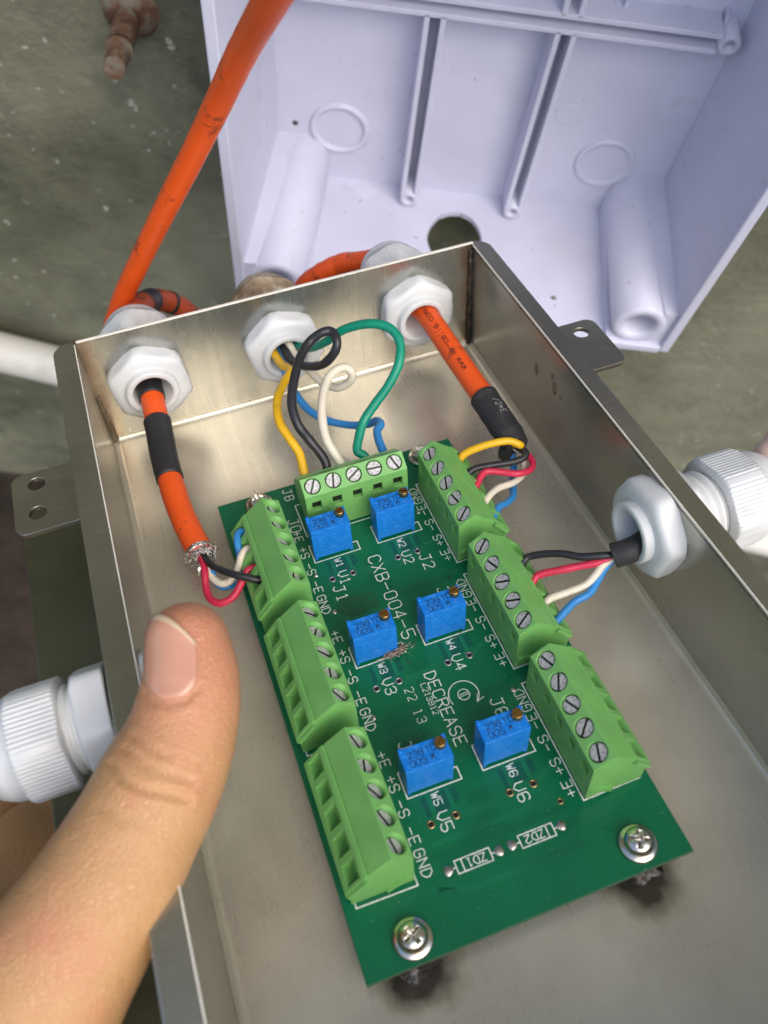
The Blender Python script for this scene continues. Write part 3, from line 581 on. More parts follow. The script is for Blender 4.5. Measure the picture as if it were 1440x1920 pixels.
# plated holes and solder pads
def plated(x, y, r, mt='tin'):
    mb = MB(); mb.lathe([(r, 0.0), (r*0.96, 0.07), (r*0.64, 0.08), (r*0.58, 0.02)], 20, lambda a, b, c: (x+a, y+b, c), cap0=False, cap1=False); o = mk('plated_hole', mb, mt, pcb)
    mb = MB(); mb.lathe([(r*0.60, 0.021), (r*0.1, 0.020)], 14, lambda a, b, c: (x+a, y+b, c), cap0=False); mk('bore_shade', mb, 'hole', o)  # flat black disc paints the dark of the uncut hole
for k in range(3):
    for x in (20.3, 25.4, 36.8, 41.8): plated(x, -32.8-30.8*k+(0.3 if x > 30 else 0), 0.85, 'copper' if k == 2 else 'tin')
plated(45.0, -99.1, 0.62, 'copper'); plated(45.6, -42.6, 0.5, 'pcb_dark')
for x, y in ((20.1, -103.4), (30.2, -103.4), (32.9, -103.3), (43.0, -103.3), (17.9, -41.7), (17.5, -69.7), (46.5, -21.2), (17.0, -30.2), (47.0, -74.3)):
    r = 0.95 if y < -100 else 0.62
    mb = MB(); mb.lathe([(r, 0), (r*0.9, 0.10), (r*0.5, 0.22), (0.05, 0.26)], 16, lambda a, b, c: (x+a, y+b, c), cap0=False, rib=lambda rr_, z, k_, a: rr_*(1+0.08*math.sin(a*3+x))); mk('solder_pad', mb, 'tin', pcb)

# terminal block (local: x = outward from the board centre, y = along, z = up)
BL = 25.6; PITCH = 5.12
prof = [(0.0, 0.3), (0.0, 12.75), (3.75, 15.4), (8.05, 11.75), (8.25, 11.35), (8.5, 11.55), (9.15, 11.05), (12.75, 6.6), (12.75, 5.2), (12.1, 4.6), (12.1, 0.3)]
hs = MB(); hs.prism(prof, -BL/2, BL/2, lambda p, q, a: (p, a, q))
# dovetail strip at one end and slot groove at the other
nA = np.array([-(15.4-12.75), 0, 3.75-0.0]); nA /= np.linalg.norm(nA); tA = np.array([3.75, 0, 2.65]); tA /= np.linalg.norm(tA)
nC = np.array([11.05-6.6, 0, 12.75-9.15]); nC /= np.linalg.norm(nC); tC = np.array([12.75-9.15, 0, 6.6-11.05]); tC /= np.linalg.norm(tC)
SCR = np.array([1.95, 0, 12.75+2.65*1.95/3.75])
wells = MB(); pockets = MB(); tests = MB(); throats = MB()
for i in range(5):
    y = (i-2)*PITCH; c = SCR+np.array([0, y, 0])
    wells.lathe([(1.98, -6.5), (1.98, 1.0)], 28, lambda a, b, z, c=c: tuple(c+tA*a+np.array([0, b, 0])+nA*z))
    tests.box(-1.0, 6.2, y-1.15, y+1.15, 7.6, 10.6)
    cc = np.array([10.95, y, 8.82]); prism = [(-2.2, -1.85), (1.6, -1.85), (1.6, 1.85), (-2.2, 1.85)]
    pockets.prism(prism, -2.7, 1.5, lambda p, q, a, cc=cc: tuple(cc+tC*p+np.array([0, q, 0])+nC*a))
    throats.box(4.6, 9.2, y-1.3, y+1.3, 4.2, 8.2)
me_block = cut(hs, [wells, tests, pockets, throats], 'terminal_block')
me_block.materials.append(M['block'])
strip = MB()
for e, sg in ((-BL/2, -1),):
    strip.prism([(9.0, 10.9), (12.6, 6.5), (12.0, 5.8), (8.5, 10.2)], 0.0, 0.75, lambda p, q, a: (p, e+sg*a-0.0, q))
    strip.prism([(0.6, 3.6), (1.6, 4.2), (5.4, 1.9), (5.4, 0.4)], 0.0, 0.5, lambda p, q, a: (p, e+sg*a, q))
me_strip = strip.mesh('end_strip'); me_strip.materials.append(M['block'])
sc = MB(); sc.lathe([(1.72, -2.4), (1.72, -0.25), (1.6, 0.0)], 26, lambda a, b, c: (a, b, c))
slot = MB(); slot.box(-2.5, 2.5, -0.24, 0.24, -0.8, 1)
me_scr = cut(sc, [slot], 'clamp_screw'); me_scr.materials.append(M['zinc'])
me_scr.materials.append(M['slot'])  # darker metal on the slot faces paints their shade
for p_ in me_scr.polygons:
    p_.use_smooth = False; c_ = p_.center*1000
    if abs(c_.y) < 0.3 and (c_.x**2+c_.y**2)**.5 < 1.66 and -2.3 < c_.z < -0.05: p_.material_index = 1
cl = MB(); cl.box(1.3, 5.4, -1.28, 1.28, 4.3, 7.4); cl.box(1.3, 5.4, -1.12, 1.12, 7.4, 10.5); me_cl = cl.mesh('clamp_cage_shade'); me_cl.materials.append(M['cage_shade'])  # clamp cages coloured near-black to paint shade into the block openings
RA = Matrix(((tA[0], 0, nA[0], 0), (0, 1, 0, 0), (tA[2], 0, nA[2], 0), (0, 0, 0, 1)))
SLOT = {'J2': (30, 100, 70, 60, 75), 'J4': (20, 150, 150, 110, 30), 'J6': (70, 40, 115, 60, 110), 'JB': (20, 85, 120, 165, 150), 'J0': (95, 110, 150, 115, 80), 'J1': (165, 60, 150, 80, 130), 'J5': (110, 75, 130, 115, 100)}
def block(key, x, y, rz, deep):
    o = mk('terminal_block', me_block, 'block', pcb, TR(x, y, 0, rz), bevel=0.13, seg=1)
    if key not in ('JB',): mk('end_strip', me_strip, 'block', o, Matrix.Identity(4) if rz == 0 else Matrix.Scale(-1, 4, (0, 1, 0)))
    for i in range(5):
        c = SCR+np.array([0, (i-2)*PITCH, 0])-nA*deep
        q = mk('clamp_screw', me_scr, 'zinc', o, Matrix.Translation(tuple(c*0.001)) @ RA @ Matrix.Rotation(math.radians(SLOT[key][i]), 4, 'Z'))
        mk('clamp_cage_shade', me_cl, 'cage_shade', o, Matrix.Translation((0, (i-2)*PITCH*0.001, 0)))
    return o
for k, yc in enumerate(RC): block(('J2', 'J4', 'J6')[k], 31.65+17.85, yc, 0, 0.25)
for k, yc in enumerate(LC): block(('J0', 'J1', 'J5')[k], 31.65-17.85, yc, PI, (1.5, 1.1, 1.1)[k])
block('JB', 32.5, -17.6, PI/2, 0.15)

# trimmers
tb = MB(); tb.box(0, 9.53, -4.83, 0, 0.75, 10.35)
for (a, b) in ((0, 0.8), (8.73, 9.53)):
    tb.box(a+0.02, b-0.02, -0.95, -0.02, 10.3, 10.95)
    tb.box(a+0.03, b-0.03, -4.80, -0.03, 0.0, 0.80)
me_tr = tb.mesh('trimmer'); me_tr.materials.append(M['trim'])
ts_ = MB(); ts_.lathe([(1.12, -0.3), (1.12, 1.35), (1.02, 1.5)], 24); slot = MB(); slot.box(-2, 2, -0.2, 0.2, 0.95, 3); me_ts = cut(ts_, [slot], 'adjusting_screw'); me_ts.materials.append(M['brass'])
ti = MB(); text2(ti, '238', 2.95, -1.75, 1.25, 1.13, 0.15, 0.0, 10.372); text2(ti, 'TO', 6.0, -1.75, 1.25, 1.13, 0.15, 0.0, 10.372); text2(ti, '500', 2.95, -3.5, 1.25, 1.13, 0.15, PI, 10.372); text2(ti, 'W', 5.9, -3.45, 1.15, 1.1, 0.15, PI, 10.372)
me_ti = ti.mesh('print'); me_ti.materials.append(M['ink'])
em = MB(); rnd = random.Random(3)
for row, (zz, nn) in enumerate(((9.0, 6), (7.9, 5), (6.0, 7), (3.6, 8))):
    for i in range(nn):
        xx = 1.5+i*6.6/nn+rnd.uniform(-.1, .1); em.box(xx, xx+0.55, -4.87, -4.80, zz-0.3+rnd.uniform(-.05, .05), zz-0.18); em.box(xx, xx+0.12, -4.86, -4.80, zz-0.35, zz+0.2)
me_em = em.mesh('moulded_mark'); me_em.materials.append(M['trim'])
for i, (n_, x, k) in enumerate(names):
    o = mk('trimmer', me_tr, 'trim', pcb, TR(x, -21.4-30.75*k, 0), bevel=0.12, seg=2)
    mk('adjusting_screw', me_ts, 'brass', o, TR(8.0, -1.75, 10.35, math.radians((18, -25, 5, 15, 35, 20)[i]))); mk('print', me_ti, 'ink', o); mk('moulded_mark', me_em, 'trim', o)
# mounting screws
hd = MB(); hd.lathe([(2.75, 0.9), (2.75, 1.5), (2.55, 2.1), (1.9, 2.65), (1.0, 2.9), (0.05, 2.95)], 40, cap0=True)
cr = MB(); cr.box(-1.6, 1.6, -0.38, 0.38, 1.7, 4); cr2 = MB(); cr2.box(-0.38, 0.38, -1.6, 1.6, 1.69, 4)
me_hd = cut(hd, [cr, cr2], 'mounting_screw'); me_hd.materials.append(M['nickel'])
for p_ in me_hd.polygons: p_.use_smooth = p_.area > 1e-8 and True
ws = MB(); ws.lathe([(3.6, 0.02), (3.6, 0.5), (3.4, 0.75), (2.2, 0.92)], 40); me_ws = ws.mesh('washer'); me_ws.materials.append(M['nickel'])
for i, (x, y) in enumerate(SC):
    o = mk('mounting_screw', me_hd, 'nickel', pcb, TR(x, y, 0, math.radians((25, 60, 10, 40)[i]))); mk('washer', me_ws, 'nickel', o)

# ------------------------------------------------------------------ cable glands (local z = into the box, 0 at the wall's inner face)
def hexr(af, rnd_=0.9):
    def f(r, z, k, a):
        q = ((a+PI/6) % (PI/3))-PI/6; return min(af/2/math.cos(q), r)
    return f
def gland(matrix, wall_t, label, group, cap_mat='nylon', gasket=False, rot=0.0, gap=2.9):
    g = empty('cable_gland', matrix @ Matrix.Rotation(rot, 4, 'Z'), label, 'cable gland', group)
    mb = MB(); mb.lathe([(10.6, 0.02), (11.3, 0.6), (11.3, 3.6), (10.2, 4.7), (8.3, 5.1), (6.95, 5.1)], 72, rib=hexr(20.2), cap0=False, cap1=False); mk('lock_nut', mb, 'nylon', g)
    w0 = -wall_t
    mb = MB(); mb.lathe([(6.95, w0-12.5), (6.95, 6.9), (6.7, 7.2), (5.5, 7.2), (5.2, 6.9), (5.15, w0-11)], 40, cap0=False, cap1=False); mk('threaded_body', mb, 'nylon', g)
    he = 6.0 if gasket else 5.0
    if gasket: mb = MB(); mb.lathe([(6.96, w0), (9.4, w0), (9.4, w0-0.9), (6.96, w0-0.9)], 36, cap0=False, cap1=False); mk('gasket', mb, 'gasket', g); w0 -= 0.9
    mb = MB(); mb.lathe([(6.9, w0), (11.2, w0-0.02), (11.3, w0-0.4), (11.3, w0-he+0.7), (10.6, w0-he), (7, w0-he)], 72, rib=hexr(20.0), cap0=False, cap1=False); mk('hex_flange', mb, cap_mat, g)
    w0 -= he-5.0
    mb = MB(); mb.lathe([(7.8, w0-5.0), (8.6, w0-5.4), (8.6, w0-6.0), (7.8, w0-6.5), (8.6, w0-7.0), (8.6, w0-7.6), (7.8, w0-8.2), (7.8, w0-8.6), (8.6, w0-9.1), (8.6, w0-9.7), (7.8, w0-10.2), (7.8, w0-12)], 44, cap0=False, cap1=False); mk('thread', mb, cap_mat, g)
    c0 = w0-5.0-gap; nr = 432
    def rib(r, z, k, a):
        q = ((a+PI/6) % (PI/3))-PI/6; h = min(10.05/math.cos(q), r)
        if c0-9.0 < z < c0-0.3 and abs(q) < 0.47: h -= 0.0 if (k % 6) in (0, 1, 2) else 0.2
        return h
    mb = MB(); mb.lathe([(7.9, c0), (10.4, c0), (10.9, c0-0.5), (10.9, c0-8.2), (10.5, c0-9.0), (9.7, c0-9.1), (9.5, c0-11.5), (8.4, c0-14.0), (6.2, c0-15.4), (4.6, c0-15.5), (4.5, c0-11)], nr, rib=rib, cap0=False); mk('cap_nut', mb, cap_mat, g)
    return g, c0-15.5
RY = Matrix(((1, 0, 0, 0), (0, 0, -1, 0), (0, 1, 0, 0), (0, 0, 0, 1)))      # local z -> -y of the box
def gm(x, y, z, axis):
    T = Matrix.Translation((x*.001, y*.001, z*.001))
    if axis == '-y': return MBOX @ T @ RY
    if axis == '-x': return MBOX @ T @ Matrix.Rotation(-PI/2, 4, 'Y')
    return MBOX @ T @ Matrix.Rotation(PI/2, 4, 'Y')
gb = 'cable glands in the walls of the steel box'
GE = 0
for i, gx in enumerate(GX):
    g, GE = gland(gm(gx, YB, GZB, '-y'), 1.4, ('white cable gland nearest the left corner, passing an orange cable with black tape', 'white cable gland in the middle of the back wall, with five loose coloured wires',
        'white cable gland next to the right corner, passing the printed orange cable')[i], gb, 'mud_nylon' if i == 1 else 'nylon', rot=(0.12, 0.2, -0.1)[i])
gland(gm(XR, GYS, GZS, '-x'), 1.2, 'white cable gland in the right wall, passing a black sheathed cable', gb, rot=0.28, gap=6.0)
gland(gm(XL, GYS-2.2, GZS-0.4, '+x'), XL-LO, 'white cable gland in the left wall beside the thumb', gb, gasket=True, rot=0.2)

# ------------------------------------------------------------------ cables and wires (box frame)
def wire(name, pts, r, mt, parent=None, n=10, seg=12, wob=0.08):
    mb = MB(); mb.tube(spline(pts, n), r, seg, wob=wob); return mk(name, mb, mt, parent)
def cyltext(P, r, txt, h, adv, w, s0, ang0, flip=1, off=0.05):
    """lettering wrapped round a cable that follows the polyline P; s0 = centre along it"""
    P = np.array(P); seg = np.linalg.norm(np.diff(P, axis=0), axis=1); S = np.concatenate([[0], np.cumsum(seg)]); mb = MB()
    def at(q): return np.array([np.interp(q, S, P[:, k]) for k in range(3)])
    for k, q in enumerate(strokes(txt, h, adv, w)):
        vs = []
        for p in q:
            sp_ = s0+p[0]*flip; c = at(sp_); t = at(sp_+0.5)-at(sp_-0.5); t /= np.linalg.norm(t); v_ = CAM-c; v_ -= t*(v_@t); v_ /= np.linalg.norm(v_); u_ = np.cross(t, v_)
            an = ang0-flip*p[1]/r; vs.append(c+(r+off+0.001*(k % 7))*(math.cos(an)*v_+math.sin(an)*u_))
        mb.add(vs, [(0, 1, 2, 3)])
    return mb
# 1: orange cable with black tape, back-left gland -> J0
c1 = empty('orange_cable', MBOX, 'orange cable wrapped in black tape, stripped to braided shield at its end', 'cable')
p1 = [(GX[0]-0.5, YB+30, GZB-2), (GX[0]-0.3, YB+8, GZB-1.2), PZ(283, 735, 11.0), PZ(297, 800, 9.5), PZ(311, 870, 8.0), PZ(337, 955, 6.5), PZ(377, 1040, 5.5)]
P1 = spline(p1, 14); wire('jacket', p1, 3.1, 'orange', c1, 14, 22, 0.03)
mb = MB(); q = [p for p in P1 if 0.0 < 1]; 
def span(P, px0, px1):    # piece of the path between two photo rows
    out = []
    for p in P:
        c = RB @ p+TB; y = c[1]/c[2]*FPX+960
        if px0 <= y <= px1 and p[1] < YB-2: out.append(p)
    return out
sp = span(P1, 790, 902); mb.tube(sp, [3.55-0.1*(i/len(sp)) for i in range(len(sp))], 22, wob=0.025); mk('tape_sleeve', mb, 'black_rubber', c1)
sp = [p for p in P1 if YB-7.8 < p[1] < YB+6]; mb = MB(); mb.tube(sp, 3.45, 20, wob=0.05); mk('tape_sleeve', mb, 'black_rubber', c1)
rs = random.Random(5); mb = MB(); e1 = np.array(p1[-1]); dr_ = (e1-np.array(p1[-2])); dr_ /= np.linalg.norm(dr_)
sx = np.cross(dr_, [0, 0, 1]); sx /= np.linalg.norm(sx); sz = np.cross(sx, dr_)
for i in range(150):
    a = rs.uniform(0, 2*PI); a2 = a+rs.uniform(-1.2, 1.2); rad = rs.uniform(2.2, 3.5); r2 = rs.uniform(2.0, 4.4); s_ = rs.uniform(-1.0, 1.0)
    p0 = e1+dr_*s_+rad*(math.cos(a)*sx+math.sin(a)*sz); p2 = e1+dr_*(s_+rs.uniform(-0.6, 2.2))+r2*(math.cos(a2)*sx+math.sin(a2)*sz)
    pm = (p0+p2)/2+np.array([rs.uniform(-.7, .7) for _ in range(3)]); mb.tube(spline([p0, pm, p2], 4), 0.10, 5, cap=False)
mk('shield_braid', mb, 'foil', c1)['kind'] = 'stuff'
mb = MB(); mb.tube([e1-dr_*1.4, e1-dr_*0.6, e1+dr_*0.2, e1+dr_*0.9], [3.2, 3.45, 3.1, 2.1], 24, wob=0.35); mk('foil_wrap', mb, 'foil', c1)
def Bq(px, py, z): return tuple(PZ(px, py, z))
mb = MB(); t0 = e1-sx*1.6
tail = [e1+dr_*0.5-sx*1.5, np.array(Bq(374, 1066, 6)), np.array(Bq(372, 1076, 4.5))]; mb.tube(spline(tail, 6), [0.9]*4+[0.8]*4+[0.5]*5, 9, wob=0.6); mk('foil_tail', mb, 'foil', c1)
U0 = 31.65-17.85; ent = lambda i, o=9.4, z=7.0: (U0-o, LC[0]+(2-i)*PITCH, z)
wire('red_wire', [e1-dr_*2, Bq(383, 1068, 6.0), Bq(386, 1100, 4.5), Bq(394, 1122, 4.0), Bq(413, 1131, 4.2), Bq(438, 1118, 5.0), Bq(455, 1088, 6.5), Bq(467, 1068, 7.5), ent(2, 8.0, 7.2)], 0.88, 'w_red', c1)
wire('blue_wire', [e1-dr_*2, Bq(395, 1066, 5.2), Bq(402, 1088, 3.6), Bq(420, 1100, 3.0), Bq(440, 1092, 3.0), Bq(451, 1068, 4.2), Bq(450, 1040, 7.0), Bq(445, 1015, 8.6), Bq(449, 998, 8.6), ent(0, 8.0, 7.4)], 0.88, 'w_blue', c1)
wire('white_wire', [e1-dr_*2, Bq(390, 1060, 5.5), Bq(398, 1082, 4.4), Bq(416, 1094, 4.0), Bq(436, 1086, 4.4), Bq(447, 1064, 6.0), Bq(453, 1042, 8.0), Bq(464, 1029, 8.2), ent(1, 8.0, 7.2)], 0.88, 'w_white', c1)
wire('black_wire', [e1-dr_*2, Bq(393, 1056, 6.8), Bq(415, 1069, 8.2), Bq(442, 1078, 9.0), Bq(468, 1084, 8.6), Bq(484, 1087, 8.0), ent(3, 7.0, 7.0)], 0.88, 'w_black', c1)
# 2: five loose wires, middle gland -> JB
c2 = empty('loose_wires', MBOX, 'five loose coloured wires looping from the middle gland to the back terminal block', 'wires')
jb = lambda i, o=9.0, z=7.4: (32.5+(i-2)*PITCH, -17.6+o, z)
gi = lambda dx, dz: [(GX[1]+dx*0.6, YB+16, GZB+dz*0.6), (GX[1]+dx, YB+2, GZB+dz)]
rw = 1.12
wire('yellow_wire', gi(-2.9, -0.5)+[Bq(514, 662, 14), Bq(530, 685, 15), Bq(545, 695, 17), Bq(534, 715, 17), Bq(520, 750, 17), Bq(524, 790, 16), Bq(545, 825, 14), Bq(561, 850, 12), Bq(570, 885, 9.5), jb(0)], rw, 'w_yellow', c2)
wire('black_wire', gi(-0.4, 1.4)+[Bq(536, 658, 15), Bq(547, 676, 15), Bq(572, 686, 17), Bq(603, 684, 20), Bq(625, 664, 24), Bq(632, 641, 27), Bq(622, 622, 28), Bq(603, 624, 28), Bq(580, 642, 26), Bq(563, 670, 25), Bq(552, 710, 24), Bq(547, 755, 22), Bq(558, 795, 19), Bq(580, 825, 15), Bq(602, 852, 12), Bq(612, 872, 10), jb(1)], rw*1.05, 'w_black', c2)
wire('white_wire', gi(0.8, 2.4)+[Bq(541, 645, 15.5), Bq(558, 672, 14), Bq(580, 695, 13), Bq(603, 716, 12), Bq(632, 727, 13), Bq(655, 716, 16), Bq(660, 700, 19), Bq(648, 689, 21), Bq(630, 694, 21.5), Bq(614, 712, 21), Bq(605, 745, 20), Bq(604, 785, 18), Bq(613, 825, 15), Bq(634, 860, 11.5), jb(2)], rw, 'w_white', c2)
wire('green_wire', gi(2.9, 0.6)+[Bq(560, 648, 15), Bq(582, 652, 18), Bq(612, 640, 23), Bq(645, 618, 27), Bq(690, 607, 30), Bq(728, 614, 30), Bq(749, 640, 28), Bq(748, 680, 25), Bq(730, 720, 21), Bq(703, 758, 17), Bq(682, 790, 14), Bq(673, 820, 12), Bq(670, 845, 10.5), Bq(684, 856, 9.5), jb(3)], rw*1.05, 'w_green', c2)
wire('blue_wire', gi(-2.0, 1.6)+[Bq(525, 655, 13), Bq(533, 690, 9), Bq(548, 728, 5), Bq(575, 765, 2), Bq(610, 787, 1), Bq(655, 797, 1.5), Bq(690, 795, 4), Bq(706, 789, 6.5), Bq(714, 796, 8), Bq(707, 808, 8.5), Bq(711, 828, 8.5), Bq(719, 848, 8), jb(4)], rw*0.95, 'w_blue', c2)
# 3: printed orange cable, back-right gland -> J2
c3 = empty('orange_cable', MBOX, 'orange cable with black printed web address ending in a black heat-shrink sleeve', 'cable')
p3 = [(GX[2]+0.3, YB+26, GZB), (GX[2]+0.6, YB+6, GZB-0.3), PZ(800, 590, 13.6), PZ(838, 645, 12.2), PZ(872, 695, 11.0), PZ(905, 742, 10.0), PZ(940, 795, 9.0)]
wire('jacket', p3, 3.05, 'orange', c3, 14, 24, 0.02)
sh = [PZ(907, 745, 10.0), PZ(925, 772, 9.6), PZ(948, 806, 9.2), PZ(961, 824, 8.8), PZ(970, 836, 8.6)]
mb = MB(); S_ = spline(sh, 8); mb.tube(S_, [3.75 if i < 20 else 3.75-0.06*(i-20) for i in range(len(S_))], 24, wob=0.05); mk('heat_shrink_sleeve', mb, 'shrink', c3)
mb = MB(); mb.tube([PZ(952, 838, 6.0), PZ(950, 848, 5.0), PZ(949, 858, 4.5)], [2.0, 2.2, 2.1], 16, wob=0.1); mk('sleeve_end', mb, 'shrink', c3)
P3 = [p for p in spline(p3, 14) if p[1] < YB+1]
mk('print', cyltext(P3, 3.12, 'www.mk-cells.com', 1.75, 1.55, 0.2, 20.0, 0.0, -1), 'ink_black', c3); mk('print', cyltext(P3, 3.12, 'N/3', 1.5, 1.3, 0.17, 5.5, -0.25, -1), 'ink_black', c3)
mk('print', cyltext(S_, 3.85, '/2*E', 1.5, 1.45, 0.13, 7.5, -0.6, 1, 0.3), 'ink_white', c3)
ej = lambda yc, i, o=9.2, z=7.2: (31.65+17.85+o, yc+(2-i)*PITCH, z)
s0_ = np.array(sh[-1]); st_ = [s0_-np.array([1.2, -1.5, 0])]
wire('yellow_wire', st_+[Bq(976, 835, 10.5), Bq(955, 827, 12), Bq(925, 831, 12), Bq(895, 840, 11), Bq(870, 852, 9.5), ej(RC[0], 0)], 0.98, 'w_yellow', c3)
wire('black_wire', st_+[Bq(984, 846, 9.8), Bq(982, 858, 9.5), Bq(962, 866, 9.2), Bq(925, 872, 9.0), Bq(888, 880, 8.5), ej(RC[0], 1)], 0.85, 'w_black', c3)
wire('red_wire', st_+[Bq(985, 850, 7.8), Bq(998, 866, 7.6), Bq(994, 881, 7.8), Bq(970, 888, 8.4), Bq(940, 885, 8.6), Bq(914, 884, 8.8), Bq(902, 893, 8.6), ej(RC[0], 2)], 0.85, 'w_red', c3)
wire('white_wire', st_+[Bq(977, 850, 7.2), Bq(982, 868, 6.0), Bq(980, 889, 5.6), Bq(962, 905, 6.0), Bq(935, 915, 7.0), Bq(917, 930, 8.0), ej(RC[0], 3)], 0.85, 'w_white', c3)
wire('blue_wire', st_+[Bq(960, 846, 6.0), Bq(963, 875, 3.6), Bq(961, 905, 3.2), Bq(962, 930, 3.8), Bq(948, 944, 5.2), Bq(934, 952, 6.6), ej(RC[0], 4)], 0.85, 'w_blue', c3)
# 4: black sheathed cable, right gland -> J4
c4 = empty('black_cable', MBOX, 'black sheathed cable fanning into four coloured wires at the right gland', 'cable')
p4 = [(XR+14, GYS-0.5, GZS-1), (XR+3, GYS-0.8, GZS-1.5), PZ(1190, 1028, 15.0), PZ(1150, 1042, 13.2)]
wire('sheath', p4, [2.75]*31, 'shrink', c4, 10, 20, 0.05)
k0 = PZ(1160, 1040, 13.5)
wire('black_wire', [k0, Bq(1128, 1042, 13.4), Bq(1090, 1044, 12.5), Bq(1050, 1038, 11.5), Bq(1010, 1040, 9.5), Bq(985, 1048, 8.2), ej(RC[1], 1)], 0.85, 'w_black', c4)
wire('red_wire', [k0, Bq(1128, 1053, 12.2), Bq(1090, 1061, 11.2), Bq(1050, 1069, 10.2), Bq(1020, 1075, 9.2), Bq(1004, 1083, 8.4), ej(RC[1], 2)], 0.85, 'w_red', c4)
wire('white_wire', [k0, Bq(1132, 1058, 11.8), Bq(1118, 1076, 10.8), Bq(1098, 1096, 9.8), Bq(1065, 1110, 9.2), Bq(1032, 1122, 8.3), ej(RC[1], 3)], 0.85, 'w_white', c4)
wire('blue_wire', [k0, Bq(1137, 1062, 11.0), Bq(1122, 1086, 9.8), Bq(1105, 1112, 9.0), Bq(1078, 1128, 8.6), Bq(1058, 1148, 8.0), ej(RC[1], 4)], 0.85, 'w_blue', c4)
p4b = [(XR+22, GYS, GZS), (XR+34, GYS+1, GZS-1), (XR+52, GYS+6, GZS-6), (XR+80, GYS+16, GZS-30), (XR+95, GYS+20, GZS-80)]
wire('outer_run', p4b, 2.9, 'w_red', c4, 10, 16)
mb = MB(); mb.tube(spline([(XR+27, GYS+2, GZS+5), (XR+33, GYS+4.5, GZS+7), (XR+39, GYS+6, GZS+6), (XR+46, GYS+8, GZS+2)], 8), [2.5, 3.2, 3.8, 4.2, 4.4, 4.4, 4.3, 4.2]+[4.2]*8+[4.0]*9, 16, wob=0.2); mk('tape_wrap', mb, 'pink_wrap', c4)
# 5: outside runs behind the back wall
p1b = [(GX[0], YB+12, GZB), (GX[0]+0.5, YB+27, GZB), PZ(262, 576, 9.0), PZ(285, 563, 3), PZ(315, 566, -3), PZ(350, 584, -10), PZ(385, 620, -24), PZ(400, 680, -50)]
wire('outer_run', p1b, 3.5, 'orange_dirty', c1, 10, 18)
for a, b in ((268, 284), (316, 324)):
    P_ = [p for p in spline(p1b, 20) if a <= (lambda c: c[0]/c[2]*FPX+720)(RB @ p+TB) <= b and p[1] > YB+22]
    if len(P_) > 2: mb = MB(); mb.tube(P_, 3.75, 18, wob=0.1); mk('tape_sleeve', mb, 'black_rubber', c1)
p3b = [(GX[2], YB+12, GZB), (GX[2], YB+26, GZB), PZ(672, 492, 9), PZ(640, 496, 6), PZ(605, 512, 2), PZ(570, 540, -6), PZ(545, 600, -25)]
wire('outer_run', p3b, 3.4, 'orange', c3, 10, 18)
# 6: thick orange cable that comes down from the top
pts6 = []
for px, py, wd in ((572, -110, 78), (500, 15, 66), (452, 102, 58), (406, 200, 52), (357, 300, 47.5), (306, 400, 43.5), (257, 500, 39.5), (226, 570, 37.3), (208, 640, 36), (212, 720, 35), (250, 800, 34)):
    pts6.append(PD(px, py, FPX*6.0/wd))
c6 = mk('orange_cable', MB().tube(spline(pts6, 12), 3.0, 28, wob=0.03), 'orange_scuffed', matrix=MBOX)
tag(c6, 'thick scuffed orange cable coming down from the top in front of the cover', 'cable')

# loose strands on the board
mb = MB(); rs = random.Random(11)
for i in range(95):
    t = rs.gauss(0, 0.30); c = np.array([27.4, -57.4, 0.6])+np.array([3.3, 0.25, 0])*t*1.3; an = rs.gauss(0.25, 0.45); ln = rs.uniform(0.8, 2.3); d_ = np.array([math.cos(an), math.sin(an), rs.uniform(-.12, .25)])*ln
    o = np.array([rs.gauss(0, .25), rs.gauss(0, .45), abs(rs.gauss(0, .5))]); a_ = c+o-d_/2; b_ = c+o+d_/2; a_[2] = max(a_[2], .12); b_[2] = max(b_[2], .12)
    mb.tube(spline([a_, (a_+b_)/2+np.array([rs.uniform(-.2, .2), rs.uniform(-.2, .2), rs.uniform(0, .25)]), b_], 4), 0.07, 5)
mb.tube(spline([(30.8, -57, .4), (32.0, -56.2, .5), (33.2, -54.9, .4), (34.9, -54.4, .2)], 6), 0.05, 5); mb.tube(spline([(28, -58, .3), (28.8, -59.2, .3), (28.9, -60.6, .15)], 6), 0.05, 5)
mb.tube(spline([(39.5, -58.0, .12), (40.8, -58.3, .15), (42.2, -57.6, .12), (42.9, -56.4, .3)], 6), 0.045, 5)
tag(mk('wire_strands', mb, 'strand', matrix=MBOX), 'small clump of loose tinned wire strands lying on the circuit board', 'wire strands')

# ------------------------------------------------------------------ hand
def capsule(mb, pts, rad, n=26, flat=1.0):
    P = spline(pts, 8); Rr = [float(q[0]) for q in spline([(r, 0, 0) for r in rad], 8)]
    a = P[0]-P[1]; a /= np.linalg.norm(a); b = P[-1]-P[-2]; b /= np.linalg.norm(b)
    h0 = [P[0]+a*Rr[0]*s for s in (0.97, 0.8, 0.5, 0.25)]; k0_ = [Rr[0]*math.sqrt(1-s*s) for s in (0.97, 0.8, 0.5, 0.25)]
    h1 = [P[-1]+b*Rr[-1]*s for s in (0.25, 0.5, 0.8, 0.97)]; k1 = [Rr[-1]*math.sqrt(1-s*s) for s in (0.25, 0.5, 0.8, 0.97)]
    mb.tube(h0+P+h1, k0_+Rr+k1, n)
TH_ = [(352, 1207, 80, 138.5), (358, 1285, 93, 137), (340, 1378, 104, 135.5), (305, 1458, 117, 134), (253, 1560, 124, 132), (180, 1690, 140, 130), (90, 1830, 165, 129), (0, 1965, 190, 130), (-90, 2090, 205, 134)]
tp = [PD(px, py, d_) for px, py, hw, d_ in TH_]; trad = [hw*d_/FPX for px, py, hw, d_ in TH_]
hand_mb = MB(); capsule(hand_mb, tp, trad, 30)
wrist = PD(-420, 2350, 165); palm = PD(-150, 1950, 168)
